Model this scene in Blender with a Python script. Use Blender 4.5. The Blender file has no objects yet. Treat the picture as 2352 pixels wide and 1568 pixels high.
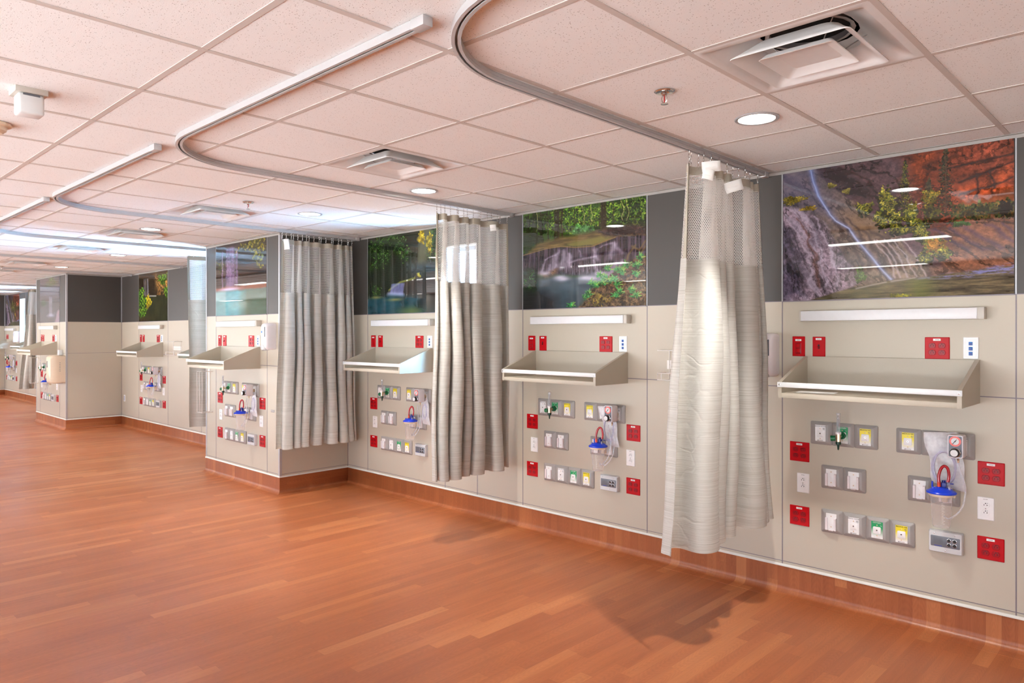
import bpy, bmesh, math, random
import numpy as np
from mathutils import Vector, Matrix
random.seed(7)
rng = np.random.default_rng(11)
S = bpy.context.scene
COL = S.collection
PI = math.pi
CEIL = 2.59

# ------------------------------------------------------------------ materials
def lin(c):
    c = c / 255.0
    return c / 12.92 if c <= 0.04045 else ((c + 0.055) / 1.055) ** 2.4
def rgb(r, g, b):
    return (lin(r), lin(g), lin(b), 1.0)
class NT:
    def __init__(s, name):
        s.m = bpy.data.materials.new(name); s.m.use_nodes = True
        s.t = s.m.node_tree; s.t.nodes.clear()
        s.out = s.n('ShaderNodeOutputMaterial')
    def n(s, kind, **kw):
        nd = s.t.nodes.new(kind)
        for k, v in kw.items(): setattr(nd, k, v)
        return nd
    def l(s, a, b): s.t.links.new(a, b)
    def put(s, sock, v):
        if hasattr(v, 'is_output') or hasattr(v, 'links'): s.l(v, sock)
        else: sock.default_value = v
    def math(s, op, a, b=0.0, c=None):
        nd = s.n('ShaderNodeMath', operation=op)
        s.put(nd.inputs[0], a); s.put(nd.inputs[1], b)
        if c is not None: s.put(nd.inputs[2], c)
        return nd.outputs[0]
    def mix(s, f, a, b):
        nd = s.n('ShaderNodeMix', data_type='RGBA')
        s.put(nd.inputs[0], f); s.put(nd.inputs[6], a); s.put(nd.inputs[7], b)
        return nd.outputs[2]
    def ramp(s, f, stops):
        nd = s.n('ShaderNodeValToRGB'); cr = nd.color_ramp
        while len(cr.elements) < len(stops): cr.elements.new(0.5)
        for e, (p, c) in zip(cr.elements, stops): e.position = p; e.color = c
        s.put(nd.inputs[0], f); return nd.outputs[0]
    def coord(s, which='Object'):
        return s.n('ShaderNodeTexCoord').outputs[which]
    def comb(s, x, y, z):
        nd = s.n('ShaderNodeCombineXYZ')
        s.put(nd.inputs[0], x); s.put(nd.inputs[1], y); s.put(nd.inputs[2], z); return nd.outputs[0]
    def sep(s, v):
        nd = s.n('ShaderNodeSeparateXYZ'); s.l(v, nd.inputs[0]); return nd.outputs
    def noise(s, vec, scale, detail=2.0, rough=0.5):
        nd = s.n('ShaderNodeTexNoise'); s.l(vec, nd.inputs['Vector'])
        nd.inputs['Scale'].default_value = scale; nd.inputs['Detail'].default_value = detail
        nd.inputs['Roughness'].default_value = rough; return nd.outputs['Fac']
    def white(s, vec):
        nd = s.n('ShaderNodeTexWhiteNoise', noise_dimensions='3D'); s.l(vec, nd.inputs['Vector']); return nd.outputs['Value']
    def bump(s, h, strength, dist=0.01):
        nd = s.n('ShaderNodeBump'); s.l(h, nd.inputs['Height'])
        nd.inputs['Strength'].default_value = strength; nd.inputs['Distance'].default_value = dist; return nd.outputs[0]
    def pbsdf(s, color, rough=0.5, metal=0.0, spec=0.5, normal=None, coat=0.0):
        b = s.n('ShaderNodeBsdfPrincipled')
        s.put(b.inputs['Base Color'], color); s.put(b.inputs['Roughness'], rough)
        b.inputs['Metallic'].default_value = metal; b.inputs['Specular IOR Level'].default_value = spec
        if coat: b.inputs['Coat Weight'].default_value = coat; b.inputs['Coat Roughness'].default_value = 0.05
        if normal is not None: s.l(normal, b.inputs['Normal'])
        return b
    def done(s, shader):
        s.l(shader if not hasattr(shader, 'outputs') else shader.outputs[0], s.out.inputs[0]); return s.m

def plain(name, c, rough=0.5, metal=0.0, spec=0.5, vary=0.04, scale=30, coat=0.0):
    """solid colour with a faint procedural mottling"""
    t = NT(name)
    f = t.noise(t.coord(), scale, 3)
    a = tuple(x * (1 - vary) for x in c[:3]) + (1,); b = tuple(min(1, x * (1 + vary)) for x in c[:3]) + (1,)
    return t.done(t.pbsdf(t.mix(f, a, b), rough, metal, spec, None, coat))
def emit(name, c, k):
    t = NT(name); e = t.n('ShaderNodeEmission'); e.inputs[0].default_value = c; e.inputs[1].default_value = k
    return t.done(e)
def clear(name, tint, alpha, rough=0.05, white=0.1):
    """thin clear plastic: see-through with a sheen and a little milky body"""
    t = NT(name)
    tr = t.n('ShaderNodeBsdfTransparent'); tr.inputs[0].default_value = tint
    p = t.pbsdf((tint[0]*0.9, tint[1]*0.9, tint[2]*0.9, 1), rough)
    fr = t.n('ShaderNodeLayerWeight'); fr.inputs[0].default_value = 0.5
    f = t.math('ADD', t.math('MULTIPLY', t.math('POWER', fr.outputs['Facing'], 3.0), 0.6), 1 - alpha)
    f = t.math('ADD', f, t.math('MULTIPLY', t.noise(t.coord(), 60, 2), white)); 
    mx = t.n('ShaderNodeMixShader'); t.l(t.math('MINIMUM', f, 1.0), mx.inputs[0]); t.l(tr.outputs[0], mx.inputs[1]); t.l(p.outputs[0], mx.inputs[2])
    return t.done(mx)

def wood(name, mode):
    t = NT(name); o = t.sep(t.coord('Object'))
    X, Y, Z = o[0], o[1], o[2]
    if mode == 'floor': u, v = X, t.math('ADD', Y, Z)
    else: u, v = t.math('SUBTRACT', X, Z), Y
    W, L = 0.0685, 0.82
    us = t.math('DIVIDE', u, W); row = t.math('FLOOR', us)
    off = t.math('MULTIPLY', t.white(t.comb(row, 3.3, 0.0)), 5.0)
    vs = t.math('ADD', t.math('DIVIDE', v, L), off); cell = t.math('FLOOR', vs)
    r1 = t.white(t.comb(row, cell, 1.7)); r2 = t.white(t.comb(row, cell, 9.1))
    # a vinyl sheet: strips are printed in pairs of slightly different tone
    base = t.ramp(r1, [(0.0, rgb(161, 91, 54)), (0.3, rgb(167, 96, 56)), (0.7, rgb(173, 101, 60)), (0.9, rgb(181, 110, 66)), (1.0, rgb(188, 119, 74))])
    gv = t.comb(t.math('MULTIPLY', u, 34.0), t.math('MULTIPLY', v, 2.4), t.math('MULTIPLY', r2, 40.0))
    g = t.noise(gv, 1.0, 4, 0.62)
    fine = t.noise(t.comb(t.math('MULTIPLY', u, 230.0), t.math('MULTIPLY', v, 7.0), r2), 1.0, 2)
    # cathedral figure
    wv = t.n('ShaderNodeTexWave', wave_type='RINGS', rings_direction='Z')
    t.l(t.comb(t.math('MULTIPLY', t.math('SUBTRACT', t.math('FRACT', us), 0.5), 1.3), t.math('MULTIPLY', t.math('SUBTRACT', t.math('FRACT', vs), r2), 2.2), r2), wv.inputs['Vector'])
    wv.inputs['Scale'].default_value = 3.2; wv.inputs['Distortion'].default_value = 3.5; wv.inputs['Detail'].default_value = 2; wv.inputs['Detail Scale'].default_value = 1.2
    k = t.math('ADD', t.math('MULTIPLY', g, 0.55), t.math('MULTIPLY', fine, 0.25)); k = t.math('ADD', k, t.math('MULTIPLY', wv.outputs['Fac'], 0.09))
    dark = t.ramp(k, [(0.30, (0.80, 0.76, 0.74, 1)), (0.62, (1.05, 1.05, 1.05, 1))])
    mul = t.n('ShaderNodeMix', data_type='RGBA', blend_type='MULTIPLY'); mul.inputs[0].default_value = 1.0
    t.l(base, mul.inputs[6]); t.l(dark, mul.inputs[7])
    col = mul.outputs[2]
    # strip seams
    fu = t.math('ABSOLUTE', t.math('SUBTRACT', t.math('FRACT', us), 0.5)); fv = t.math('ABSOLUTE', t.math('SUBTRACT', t.math('FRACT', vs), 0.5))
    seam = t.math('MAXIMUM', t.math('GREATER_THAN', fu, 0.487), t.math('GREATER_THAN', fv, 0.4985))
    col = t.mix(t.math('MULTIPLY', seam, 0.22), col, rgb(110, 60, 38))
    sc = t.noise(t.coord(), 1.3, 3)
    ro = t.ramp(sc, [(0.3, (0.30,)*3 + (1,)), (0.7, (0.42,)*3 + (1,))])
    h = t.math('ADD', g, t.math('MULTIPLY', seam, -0.4))
    return t.done(t.pbsdf(col, ro, 0, 0.5, t.bump(h, 0.06, 0.002)))

def tile_mat():
    t = NT('ceiling_tile'); v = t.coord('Object')
    vo = t.n('ShaderNodeTexVoronoi'); vo.inputs['Scale'].default_value = 105; t.l(v, vo.inputs['Vector'])
    hole = t.ramp(vo.outputs['Distance'], [(0.12, (1, 1, 1, 1)), (0.24, (0, 0, 0, 1))])
    keep = t.math('GREATER_THAN', t.noise(v, 80, 2), 0.46)
    size = t.math('MULTIPLY', hole, keep)
    fi = t.noise(v, 350, 2)
    col = t.mix(fi, (0.83, 0.835, 0.83, 1), (0.90, 0.905, 0.90, 1))
    col = t.mix(t.math('MULTIPLY', size, 0.62), col, (0.23, 0.18, 0.15, 1))
    return t.done(t.pbsdf(col, 0.9, 0, 0.1, t.bump(t.math('SUBTRACT', fi, size), 0.25, 0.002)))

def laminate(name, c1, c2):
    t = NT(name); v = t.coord()
    f = t.noise(v, 420, 2); g = t.noise(v, 2.0, 3)
    col = t.mix(f, c1, c2)
    ro = t.math('ADD', t.math('MULTIPLY', g, 0.08), 0.36)
    return t.done(t.pbsdf(col, ro, 0, 0.35, t.bump(f, 0.05, 0.001)))

def fabric_mat(name, net=False):
    t = NT(name)
    uv = t.sep(t.coord('UV'))
    if not net:
        s1 = t.noise(t.comb(t.math('MULTIPLY', uv[0], 3.0), t.math('MULTIPLY', uv[1], 520.0), 0.0), 1.0, 1, 0.5)
        s2 = t.noise(t.comb(t.math('MULTIPLY', uv[0], 1.3), t.math('MULTIPLY', uv[1], 240.0), 4.0), 1.0, 1)
        k = t.math('ADD', t.math('MULTIPLY', s1, 0.65), t.math('MULTIPLY', s2, 0.35))
        col = t.ramp(k, [(0.26, rgb(176, 170, 158)), (0.42, rgb(206, 202, 193)), (0.56, rgb(220, 217, 210)), (0.74, rgb(230, 228, 222))])
        cr = t.noise(t.coord('UV'), 9.0, 4, 0.6)
        cre = t.n('ShaderNodeTexVoronoi', feature='DISTANCE_TO_EDGE'); cre.inputs['Scale'].default_value = 5.5
        wob = t.n('ShaderNodeTexNoise'); wob.inputs['Scale'].default_value = 4; t.l(t.coord('UV'), wob.inputs['Vector'])
        mv = t.n('ShaderNodeMix', data_type='VECTOR'); mv.inputs[0].default_value = 0.3; t.l(t.coord('UV'), mv.inputs[4]); t.l(wob.outputs['Color'], mv.inputs[5])
        t.l(mv.outputs[1], cre.inputs['Vector'])
        h = t.math('ADD', t.math('MULTIPLY', cr, 1.0), t.math('MULTIPLY', t.math('MINIMUM', cre.outputs['Distance'], 0.06), 5.0))
        nb = t.bump(h, 0.30, 0.014)
        p = t.pbsdf(col, 0.75, 0, 0.25, nb)
        p.inputs['Sheen Weight'].default_value = 0.25
        tl = t.n('ShaderNodeBsdfTranslucent'); t.l(col, tl.inputs[0])
        mx = t.n('ShaderNodeMixShader'); mx.inputs[0].default_value = 0.32; t.l(p.outputs[0], mx.inputs[1]); t.l(tl.outputs[0], mx.inputs[2])
        return t.done(mx)
    us = t.math('DIVIDE', uv[0], 0.0115); vs = t.math('DIVIDE', uv[1], 0.0090)
    row = t.math('FLOOR', vs)
    us = t.math('ADD', us, t.math('MULTIPLY', t.math('MODULO', row, 2.0), 0.5))
    fx = t.math('DIVIDE', t.math('SUBTRACT', t.math('FRACT', us), 0.5), 0.37)
    fy = t.math('DIVIDE', t.math('SUBTRACT', t.math('FRACT', vs), 0.5), 0.34)
    q = t.math('ADD', t.math('POWER', t.math('ABSOLUTE', fx), 3.0), t.math('POWER', t.math('ABSOLUTE', fy), 3.0))
    hole = t.math('LESS_THAN', q, 1.0)
    d = t.pbsdf(rgb(226, 222, 216), 0.8, 0, 0.2)
    tl = t.n('ShaderNodeBsdfTranslucent'); tl.inputs[0].default_value = rgb(226, 222, 216)
    m1 = t.n('ShaderNodeMixShader'); m1.inputs[0].default_value = 0.3; t.l(d.outputs[0], m1.inputs[1]); t.l(tl.outputs[0], m1.inputs[2])
    tr = t.n('ShaderNodeBsdfTransparent')
    mx = t.n('ShaderNodeMixShader'); t.l(hole, mx.inputs[0]); t.l(m1.outputs[0], mx.inputs[1]); t.l(tr.outputs[0], mx.inputs[2])
    return t.done(mx)

def label_mat(name, c):
    """printed face plate: solid colour at the top fading to white at the bottom"""
    t = NT(name); g = t.sep(t.coord('Generated'))
    return t.done(t.pbsdf(t.ramp(g[2], [(0.10, rgb(238, 238, 236)), (0.62, c)]), 0.35))

def paint_mat(name):
    """a printed photograph under a clear glossy acrylic sheet"""
    t = NT(name); a = t.n('ShaderNodeVertexColor'); a.layer_name = 'print'
    g = t.noise(t.coord(), 900, 2)
    mul = t.n('ShaderNodeMix', data_type='RGBA', blend_type='MULTIPLY'); mul.inputs[0].default_value = 1.0
    t.l(a.outputs[0], mul.inputs[6]); t.l(t.ramp(g, [(0.3, (0.86,)*3 + (1,)), (0.7, (1.1,)*3 + (1,))]), mul.inputs[7])
    w = t.bump(t.noise(t.coord(), 2.2, 1), 0.012, 0.01)
    return t.done(t.pbsdf(mul.outputs[2], 0.015, 0, 0.95, w, 0))

M = {}
M['floor'] = wood('vinyl_planks', 'floor'); M['floor_side'] = wood('vinyl_planks_return', 'side')
M['tile'] = tile_mat(); M['grid'] = plain('ceiling_grid_white', rgb(204, 196, 190), 0.6, 0, 0.2)
M['beige'] = laminate('beige_laminate', rgb(189, 180, 163), rgb(197, 188, 171))
M['grey'] = laminate('charcoal_laminate', rgb(70, 66, 62), rgb(78, 73, 69))
M['shelf'] = laminate('shelf_laminate', rgb(178, 168, 151), rgb(185, 175, 158))
M['seam'] = plain('grey_seam', rgb(126, 118, 126), 0.5, 0.2)
M['alu'] = plain('satin_aluminium', rgb(182, 182, 185), 0.42, 0.4)
M['track'] = plain('anodised_track', rgb(192, 190, 190), 0.42, 0.25)
M['capstrip'] = plain('white_cap_strip', rgb(222, 220, 212), 0.4)
M['angle'] = plain('wall_angle', rgb(164, 158, 152), 0.5, 0, 0.2)
M['cover'] = plain('bright_white_plastic', rgb(240, 239, 238), 0.35)
M['white'] = plain('white_plastic', rgb(218, 219, 219), 0.35)
M['offwhite'] = plain('offwhite_plastic', rgb(236, 229, 231), 0.32)
M['lens'] = plain('opal_lens', rgb(226, 226, 228), 0.3)
M['endcap'] = plain('light_end_cap', rgb(196, 190, 180), 0.4)
M['red'] = plain('red_plastic', rgb(188, 6, 20), 0.38, 0, 0.22)
M['redface'] = plain('red_socket_face', rgb(156, 6, 20), 0.3, 0, 0.3)
M['black'] = plain('black_slot', rgb(26, 22, 22), 0.5)
M['sticker'] = plain('white_sticker', rgb(240, 238, 236), 0.5)
M['inkgrey'] = plain('grey_ink', rgb(120, 110, 112), 0.6)
M['ink'] = plain('black_ink', rgb(34, 32, 34), 0.6)
M['blueport'] = plain('blue_port', rgb(24, 112, 190), 0.35)
M['bezel'] = plain('grey_bezel', rgb(160, 155, 151), 0.42)
M['bezel'].name = 'grey_bezel'
M['lab_w'] = label_mat('label_white', rgb(244, 243, 244)); M['lab_g'] = label_mat('label_green', rgb(20, 160, 96)); M['lab_y'] = label_mat('label_yellow', rgb(240, 222, 30))
M['chrome'] = plain('chrome', rgb(214, 212, 210), 0.16, 1.0)
M['brass'] = plain('nickel_brass', rgb(214, 190, 160), 0.28, 0.9)
M['green'] = plain('green_knob', rgb(12, 110, 66), 0.3); M['dkgreen'] = plain('dark_green', rgb(14, 58, 44), 0.35)
M['blue'] = plain('blue_lid', rgb(14, 62, 214), 0.25); M['dkblue'] = plain('dark_blue', rgb(14, 34, 132), 0.3)
M['redhose'] = plain('red_hose', rgb(178, 8, 28), 0.22, coat=0.5); M['orange'] = plain('orange_end', rgb(226, 62, 24), 0.3)
M['jar'] = clear('clear_jar', (0.98, 0.96, 0.96, 1), 0.91, 0.08, 0.10); M['tube'] = clear('clear_tube', (0.95, 0.95, 0.98, 1), 0.82, 0.1, 0.15)
M['bag'] = clear('plastic_bag', (0.99, 0.98, 0.99, 1), 0.70, 0.15, 0.30)
M['coil'] = clear('violet_tubing', (0.80, 0.78, 0.93, 1), 0.45, 0.15, 0.2)
M['regbody'] = plain('regulator_body', rgb(214, 208, 212), 0.35); M['slate'] = plain('slate_face', rgb(104, 106, 116), 0.35)
M['dialred'] = plain('dial_red', rgb(238, 120, 112), 0.4); M['callgrey'] = plain('call_panel_grey', rgb(206, 207, 208), 0.4); M['callface'] = plain('call_face', rgb(110, 114, 122), 0.35)
M['window_grey'] = plain('dark_window', rgb(96, 100, 106), 0.2)
M['cream'] = plain('cream_plastic', rgb(232, 214, 188), 0.35)
M['fabric'] = fabric_mat('curtain_fabric'); M['net'] = fabric_mat('curtain_net', True)
M['hem'] = plain('curtain_hem', rgb(176, 168, 152), 0.8, vary=0.12, scale=160)
M['paper'] = plain('white_paper', rgb(242, 240, 236), 0.7)
M['diff'] = plain('diffuser_enamel', rgb(226, 224, 222), 0.32)
M['duct'] = plain('duct_black', rgb(16, 14, 14), 0.9)
M['silver'] = plain('duct_silver', rgb(178, 172, 170), 0.3, 0.6)
M['lamp'] = emit('downlight_glow', (1.0, 0.95, 0.86, 1), 26.0)
M['linear'] = emit('linear_light_glow', (1.0, 0.965, 0.91, 1), 14.0)
M['jamb'] = plain('white_jamb', rgb(226, 228, 230), 0.4)
M['glass'] = clear('window_glass', (0.96, 0.98, 1.0, 1), 0.97, 0.02, 0.0)
M['dome'] = clear('frosted_dome', (0.94, 0.95, 0.98, 1), 0.2, 0.4, 0.2)
M['wire'] = plain('white_wire', rgb(226, 222, 216), 0.35)
M['backroom'] = laminate('room_paint', rgb(196, 190, 180), rgb(202, 196, 186))

# ------------------------------------------------------------------ mesh builder
class MB:
    def __init__(s): s.bm = bmesh.new(); s.mi = 0
    def _v(s, p): return s.bm.verts.new(p)
    def _f(s, vs):
        try: f = s.bm.faces.new(vs)
        except ValueError: return None
        f.material_index = s.mi; return f
    def box(s, x0, x1, y0, y1, z0, z1, bev=0.0, seg=2):
        b = bmesh.new() if bev else s.bm
        P = [b.verts.new((x, y, z)) for x in (x0, x1) for y in (y0, y1) for z in (z0, z1)]
        for q in ((0, 1, 3, 2), (4, 6, 7, 5), (0, 4, 5, 1), (2, 3, 7, 6), (0, 2, 6, 4), (1, 5, 7, 3)):
            f = b.faces.new([P[i] for i in q]); f.material_index = s.mi
        if bev:
            bmesh.ops.bevel(b, geom=list(b.edges), offset=bev, segments=seg, affect='EDGES', profile=0.5)
            for f in b.faces: f.material_index = s.mi
            s.merge(b)
        return s
    def merge(s, b):
        mp = {}
        for v in b.verts: mp[v] = s.bm.verts.new(v.co)
        for f in b.faces:
            g = s._f([mp[v] for v in f.verts])
        b.free()
    def loft(s, levels, cx=0.0, cz=0.0, seg=4, cap0=False, cap1=True):
        """rounded rectangles in the XZ plane; levels = (w, h, radius, y)"""
        rings = []
        for (w, h, r, y) in levels:
            r = max(r, 1e-4); ring = []
            for (sx, sz, a0) in ((1, 1, 0), (-1, 1, PI/2), (-1, -1, PI), (1, -1, 1.5*PI)):
                for k in range(seg + 1):
                    a = a0 + k * (PI/2) / seg
                    ring.append(s._v((cx + sx*(w/2 - r) + r*math.cos(a), y, cz + sz*(h/2 - r) + r*math.sin(a))))
            rings.append(ring)
        n = len(rings[0])
        for a, b in zip(rings, rings[1:]):
            for i in range(n): s._f([a[i], a[(i+1) % n], b[(i+1) % n], b[i]])
        if cap1: s._f(rings[-1])
        if cap0: s._f(rings[0][::-1])
        return s
    def ringsurf(s, rings, closed=True, cap0=False, cap1=False):
        R = [[s._v(p) for p in r] for r in rings]; n = len(R[0])
        for a, b in zip(R, R[1:]):
            for i in range(n if closed else n - 1): s._f([a[i], a[(i+1) % n], b[(i+1) % n], b[i]])
        if cap0: s._f(R[0][::-1])
        if cap1: s._f(R[-1])
        return s
    def cyl(s, p0, p1, r0, r1=None, seg=20, cap=True):
        r1 = r0 if r1 is None else r1
        p0, p1 = Vector(p0), Vector(p1); d = (p1 - p0).normalized()
        a = d.orthogonal().normalized(); b = d.cross(a)
        mk = lambda p, r: [p + a*r*math.cos(2*PI*i/seg) + b*r*math.sin(2*PI*i/seg) for i in range(seg)]
        return s.ringsurf([mk(p0, r0), mk(p1, r1)], True, cap, cap)
    def tube(s, pts, r, seg=10, cap=True, closed=False):
        pts = [Vector(p) for p in pts]; rings = []; n = len(pts); up = None
        for i, p in enumerate(pts):
            if closed: d = pts[(i+1) % n] - pts[i-1]
            else: d = pts[min(i+1, n-1)] - pts[max(i-1, 0)]
            d.normalize()
            up = d.orthogonal() if up is None else (up - d*up.dot(d))
            up.normalize(); b = d.cross(up)
            rr = r(i/(n-1)) if callable(r) else r
            rings.append([p + up*rr*math.cos(2*PI*k/seg) + b*rr*math.sin(2*PI*k/seg) for k in range(seg)])
        if closed: rings.append(rings[0])
        return s.ringsurf(rings, True, cap and not closed, cap and not closed)
    def lathe(s, prof, c=(0, 0, 0), seg=32, axis='z', cap0=False, cap1=False):
        rings = []
        for (r, h) in prof:
            if axis == 'z': rings.append([(c[0] + r*math.cos(2*PI*i/seg), c[1] + r*math.sin(2*PI*i/seg), c[2] + h) for i in range(seg)])
            else: rings.append([(c[0] + r*math.cos(2*PI*i/seg), c[1] - h, c[2] + r*math.sin(2*PI*i/seg)) for i in range(seg)])
        return s.ringsurf(rings, True, cap0, cap1)
    def prism(s, poly, x0, x1):
        """poly of (y, z) extruded in x"""
        return s.ringsurf([[(x0, y, z) for y, z in poly], [(x1, y, z) for y, z in poly]], True, True, True)
    def sphere(s, c, r, sx=1, sy=1, sz=1, u=16, v=10):
        b = bmesh.new(); bmesh.ops.create_uvsphere(b, u_segments=u, v_segments=v, radius=r)
        for q in b.verts: q.co = Vector((c[0] + q.co.x*sx, c[1] + q.co.y*sy, c[2] + q.co.z*sz))
        s.merge(b); return s
    def mesh(s, me, off=(0, 0, 0)):
        vs = [s._v((v.co.x + off[0], v.co.y + off[1], v.co.z + off[2])) for v in me.vertices]
        for p in me.polygons: s._f([vs[i] for i in p.vertices])
        return s
    def build(s, name, mats, parent=None, loc=(0, 0, 0), sharp=0.55, smooth=True):
        bmesh.ops.recalc_face_normals(s.bm, faces=s.bm.faces)
        me = bpy.data.meshes.new(name); s.bm.to_mesh(me); s.bm.free()
        if not isinstance(mats, (list, tuple)): mats = [mats]
        for m in mats: me.materials.append(M[m] if isinstance(m, str) else m)
        if smooth:
            me.polygons.foreach_set('use_smooth', [True]*len(me.polygons)); me.set_sharp_from_angle(angle=sharp)
        o = bpy.data.objects.new(name, me); COL.objects.link(o); o.location = loc
        if parent is not None: o.parent = parent
        return o

def thing(name, label, cat, loc=(0, 0, 0), group=None, rz=0.0):
    o = bpy.data.objects.new(name, None); COL.objects.link(o)
    o.empty_display_size = 0.05; o.location = loc; o.rotation_euler = (0, 0, rz)
    o['label'] = label; o['category'] = cat
    if group: o['group'] = group
    return o
def tag(o, label, cat, group=None):
    o['label'] = label; o['category'] = cat
    if group: o['group'] = group
    return o
def struct(o): o['kind'] = 'structure'; return o
def dup(root, loc, label, group=None):
    r = root.copy(); COL.objects.link(r); r.location = loc; r['label'] = label
    if group: r['group'] = group
    for ch in root.children:
        c = ch.copy(); COL.objects.link(c); c.parent = r
        for g in ch.children:
            d = g.copy(); COL.objects.link(d); d.parent = c
    return r
_tx = {}
def text_mesh(body, size):
    k = (body, size)
    if k not in _tx:
        cu = bpy.data.curves.new('txt', 'FONT'); cu.body = body; cu.size = size; cu.align_x = 'CENTER'; cu.align_y = 'CENTER'
        cu.offset = size * 0.018
        o = bpy.data.objects.new('txt', cu); COL.objects.link(o)
        bpy.context.view_layer.update()
        me = bpy.data.meshes.new_from_object(o.evaluated_get(bpy.context.evaluated_depsgraph_get()))
        me.transform(Matrix.Rotation(PI/2, 4, 'X'))
        bpy.data.objects.remove(o); _tx[k] = me
    return _tx[k]

# ------------------------------------------------------------------ camera
AZ = math.radians(43.866)
cam = bpy.data.cameras.new('camera'); co = bpy.data.objects.new('camera', cam); COL.objects.link(co)
cam.sensor_width = 36.0; cam.lens = 1663.0/2352*36; cam.shift_y = -17.75/2352; cam.clip_start = 0.05
co.location = (0, -4.37, 1.589); co.rotation_euler = (PI/2, 0, AZ)
S.camera = co
S.view_settings.view_transform = 'Standard'; S.view_settings.look = 'None'; S.view_settings.gamma = 1.0
S.view_settings.exposure = 0.08; S.view_settings.use_curve_mapping = False
S.cycles.use_denoising = True; S.cycles.max_bounces = 6; S.cycles.diffuse_bounces = 4; S.cycles.glossy_bounces = 3; S.cycles.use_adaptive_sampling = True; S.cycles.adaptive_threshold = 0.25; S.cycles.adaptive_min_samples = 16
S.cycles.transparent_max_bounces = 14; S.cycles.transmission_bounces = 4; S.cycles.sample_clamp_indirect = 8.0
S.cycles.caustics_reflective = False; S.cycles.caustics_refractive = False

# ------------------------------------------------------------------ room shell
XR, XL, YB = 3.4, -26.0, -7.3
P1, P2 = -0.79, -0.85                       # pier faces
PIERS = [(-8.338, -6.635, P1), (-15.45, -13.604, P2), (-26.0, -22.22, P2)]
ZG, ZS, ZB = 1.788, 1.2657, 0.164           # charcoal/beige line, seam, base top
WINS = [(-5.045, -4.625, 1.17, 2.39), (-9.10, -8.56, 1.17, 2.39), (-20.66, -20.18, 1.17, 2.43), (-18.6, -18.0, 1.17, 2.43)]

b = MB(); b.box(XL, XR, YB, 0.3, -0.12, 0.0)
struct(b.build('floor', 'floor', smooth=False))

GX0, GY0, T = -1.3347, -2.6751, 0.6096
DIFF = [(-4 + 4, 'x')]
diff_cells = [(0, 1), (-4, 1), (-8, 1), (-11, 1), (-14, 1), (-18, 1), (-21, 1)]
b = MB(); b.mi = 0
ix0, ix1 = math.floor((XL - GX0)/T), math.ceil((XR - GX0)/T)
iy0, iy1 = math.floor((YB - GY0)/T), math.ceil((0 - GY0)/T)
for i in range(ix0, ix1):
    for j in range(iy0, iy1):
        if (i, j) in diff_cells: continue
        x0, x1 = max(GX0 + i*T, XL), min(GX0 + (i+1)*T, XR); y0, y1 = max(GY0 + j*T, YB), min(GY0 + (j+1)*T, 0)
        if x1 - x0 < 0.005 or y1 - y0 < 0.005: continue
        d = random.uniform(0.0008, 0.0022)
        b._f([b._v(p) for p in ((x0, y0, CEIL + d), (x0, y1, CEIL + d), (x1, y1, CEIL + d), (x1, y0, CEIL + d))])
b.mi = 1
for i in range(ix0, ix1 + 1):
    x = GX0 + i*T
    if XL < x < XR: b.box(x - 0.012, x + 0.012, YB, 0, CEIL - 0.001, CEIL + 0.02)
for j in range(iy0, iy1 + 1):
    y = GY0 + j*T
    if YB < y < 0: b.box(XL, XR, y - 0.012, y + 0.012, CEIL - 0.0005, CEIL + 0.02)
b.mi = 2; b.box(XL, XR, YB, 0.3, CEIL + 0.3, CEIL + 0.34)
struct(b.build('ceiling', ['tile', 'grid', 'duct'], smooth=False))

def wall_x(name, x0, x1, y, wins=(), seams=(), thick=0.12):
    """wall in a plane y = const seen from -y, split into charcoal above and beige below, with seams"""
    b = MB()
    def slab(xa, xb, za, zb):
        for lo, hi, mi in ((0.0, ZG, 0), (ZG, CEIL + 0.3, 1)):
            l2, h2 = max(za, lo), min(zb, hi)
            if h2 - l2 > 1e-4 and xb - xa > 1e-4:
                b.mi = mi; b.box(xa, xb, y, y + thick, l2, h2)
    cur = x0
    for (wx0, wx1, wz0, wz1) in sorted(wins):
        slab(cur, wx0, 0, CEIL + 0.3); slab(wx0, wx1, 0, wz0); slab(wx0, wx1, wz1, CEIL + 0.3); cur = wx1
    slab(cur, x1, 0, CEIL + 0.3)
    b.mi = 2
    def in_win(x): return any(a - 0.02 < x < c + 0.02 for a, c, _, _ in wins)
    for sx in seams:
        b.box(sx - 0.0028, sx + 0.0028, y - 0.0012, y + 0.001, ZB, ZG if not in_win(sx) else 1.15)
        b.mi = 3; b.box(sx - 0.003, sx + 0.003, y - 0.003, y + 0.001, ZG if not in_win(sx) else 2.44, CEIL - 0.02); b.mi = 2
    spans = []; cur = x0
    for (wx0, wx1, _, _) in sorted(wins): spans.append((cur, wx0)); cur = wx1
    spans.append((cur, x1))
    for a, c in spans:
        b.box(a, c, y - 0.001, y + 0.001, ZS - 0.0025, ZS + 0.0025)
    b.box(x0, x1, y - 0.001, y + 0.001, 0.191, 0.1945)
    b.mi = 2; 
    for a, c in spans: b.box(a, c, y - 0.0012, y + 0.001, ZG - 0.002, ZG + 0.002)
    return struct(b.build(name, ['beige', 'grey', 'seam', 'alu'], smooth=False))
def wall_y(name, x, y0, y1, thick, vis=1):
    b = MB(); xa, xb = (x, x + thick) if thick > 0 else (x + thick, x)
    b.mi = 0; b.box(xa, xb, y0 + 0.3, y1, 0, ZG); b.mi = 1; b.box(xa, xb, y0 + 0.3, y1, ZG, CEIL + 0.3)
    b.mi = 2; e = 0.001*vis
    for z in (ZS, 0.193): b.box(min(x, x + e), max(x, x + e), y0 + 0.02, y1, z - 0.002, z + 0.002)
    return struct(b.build(name, ['beige', 'grey', 'seam'], smooth=False))

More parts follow.
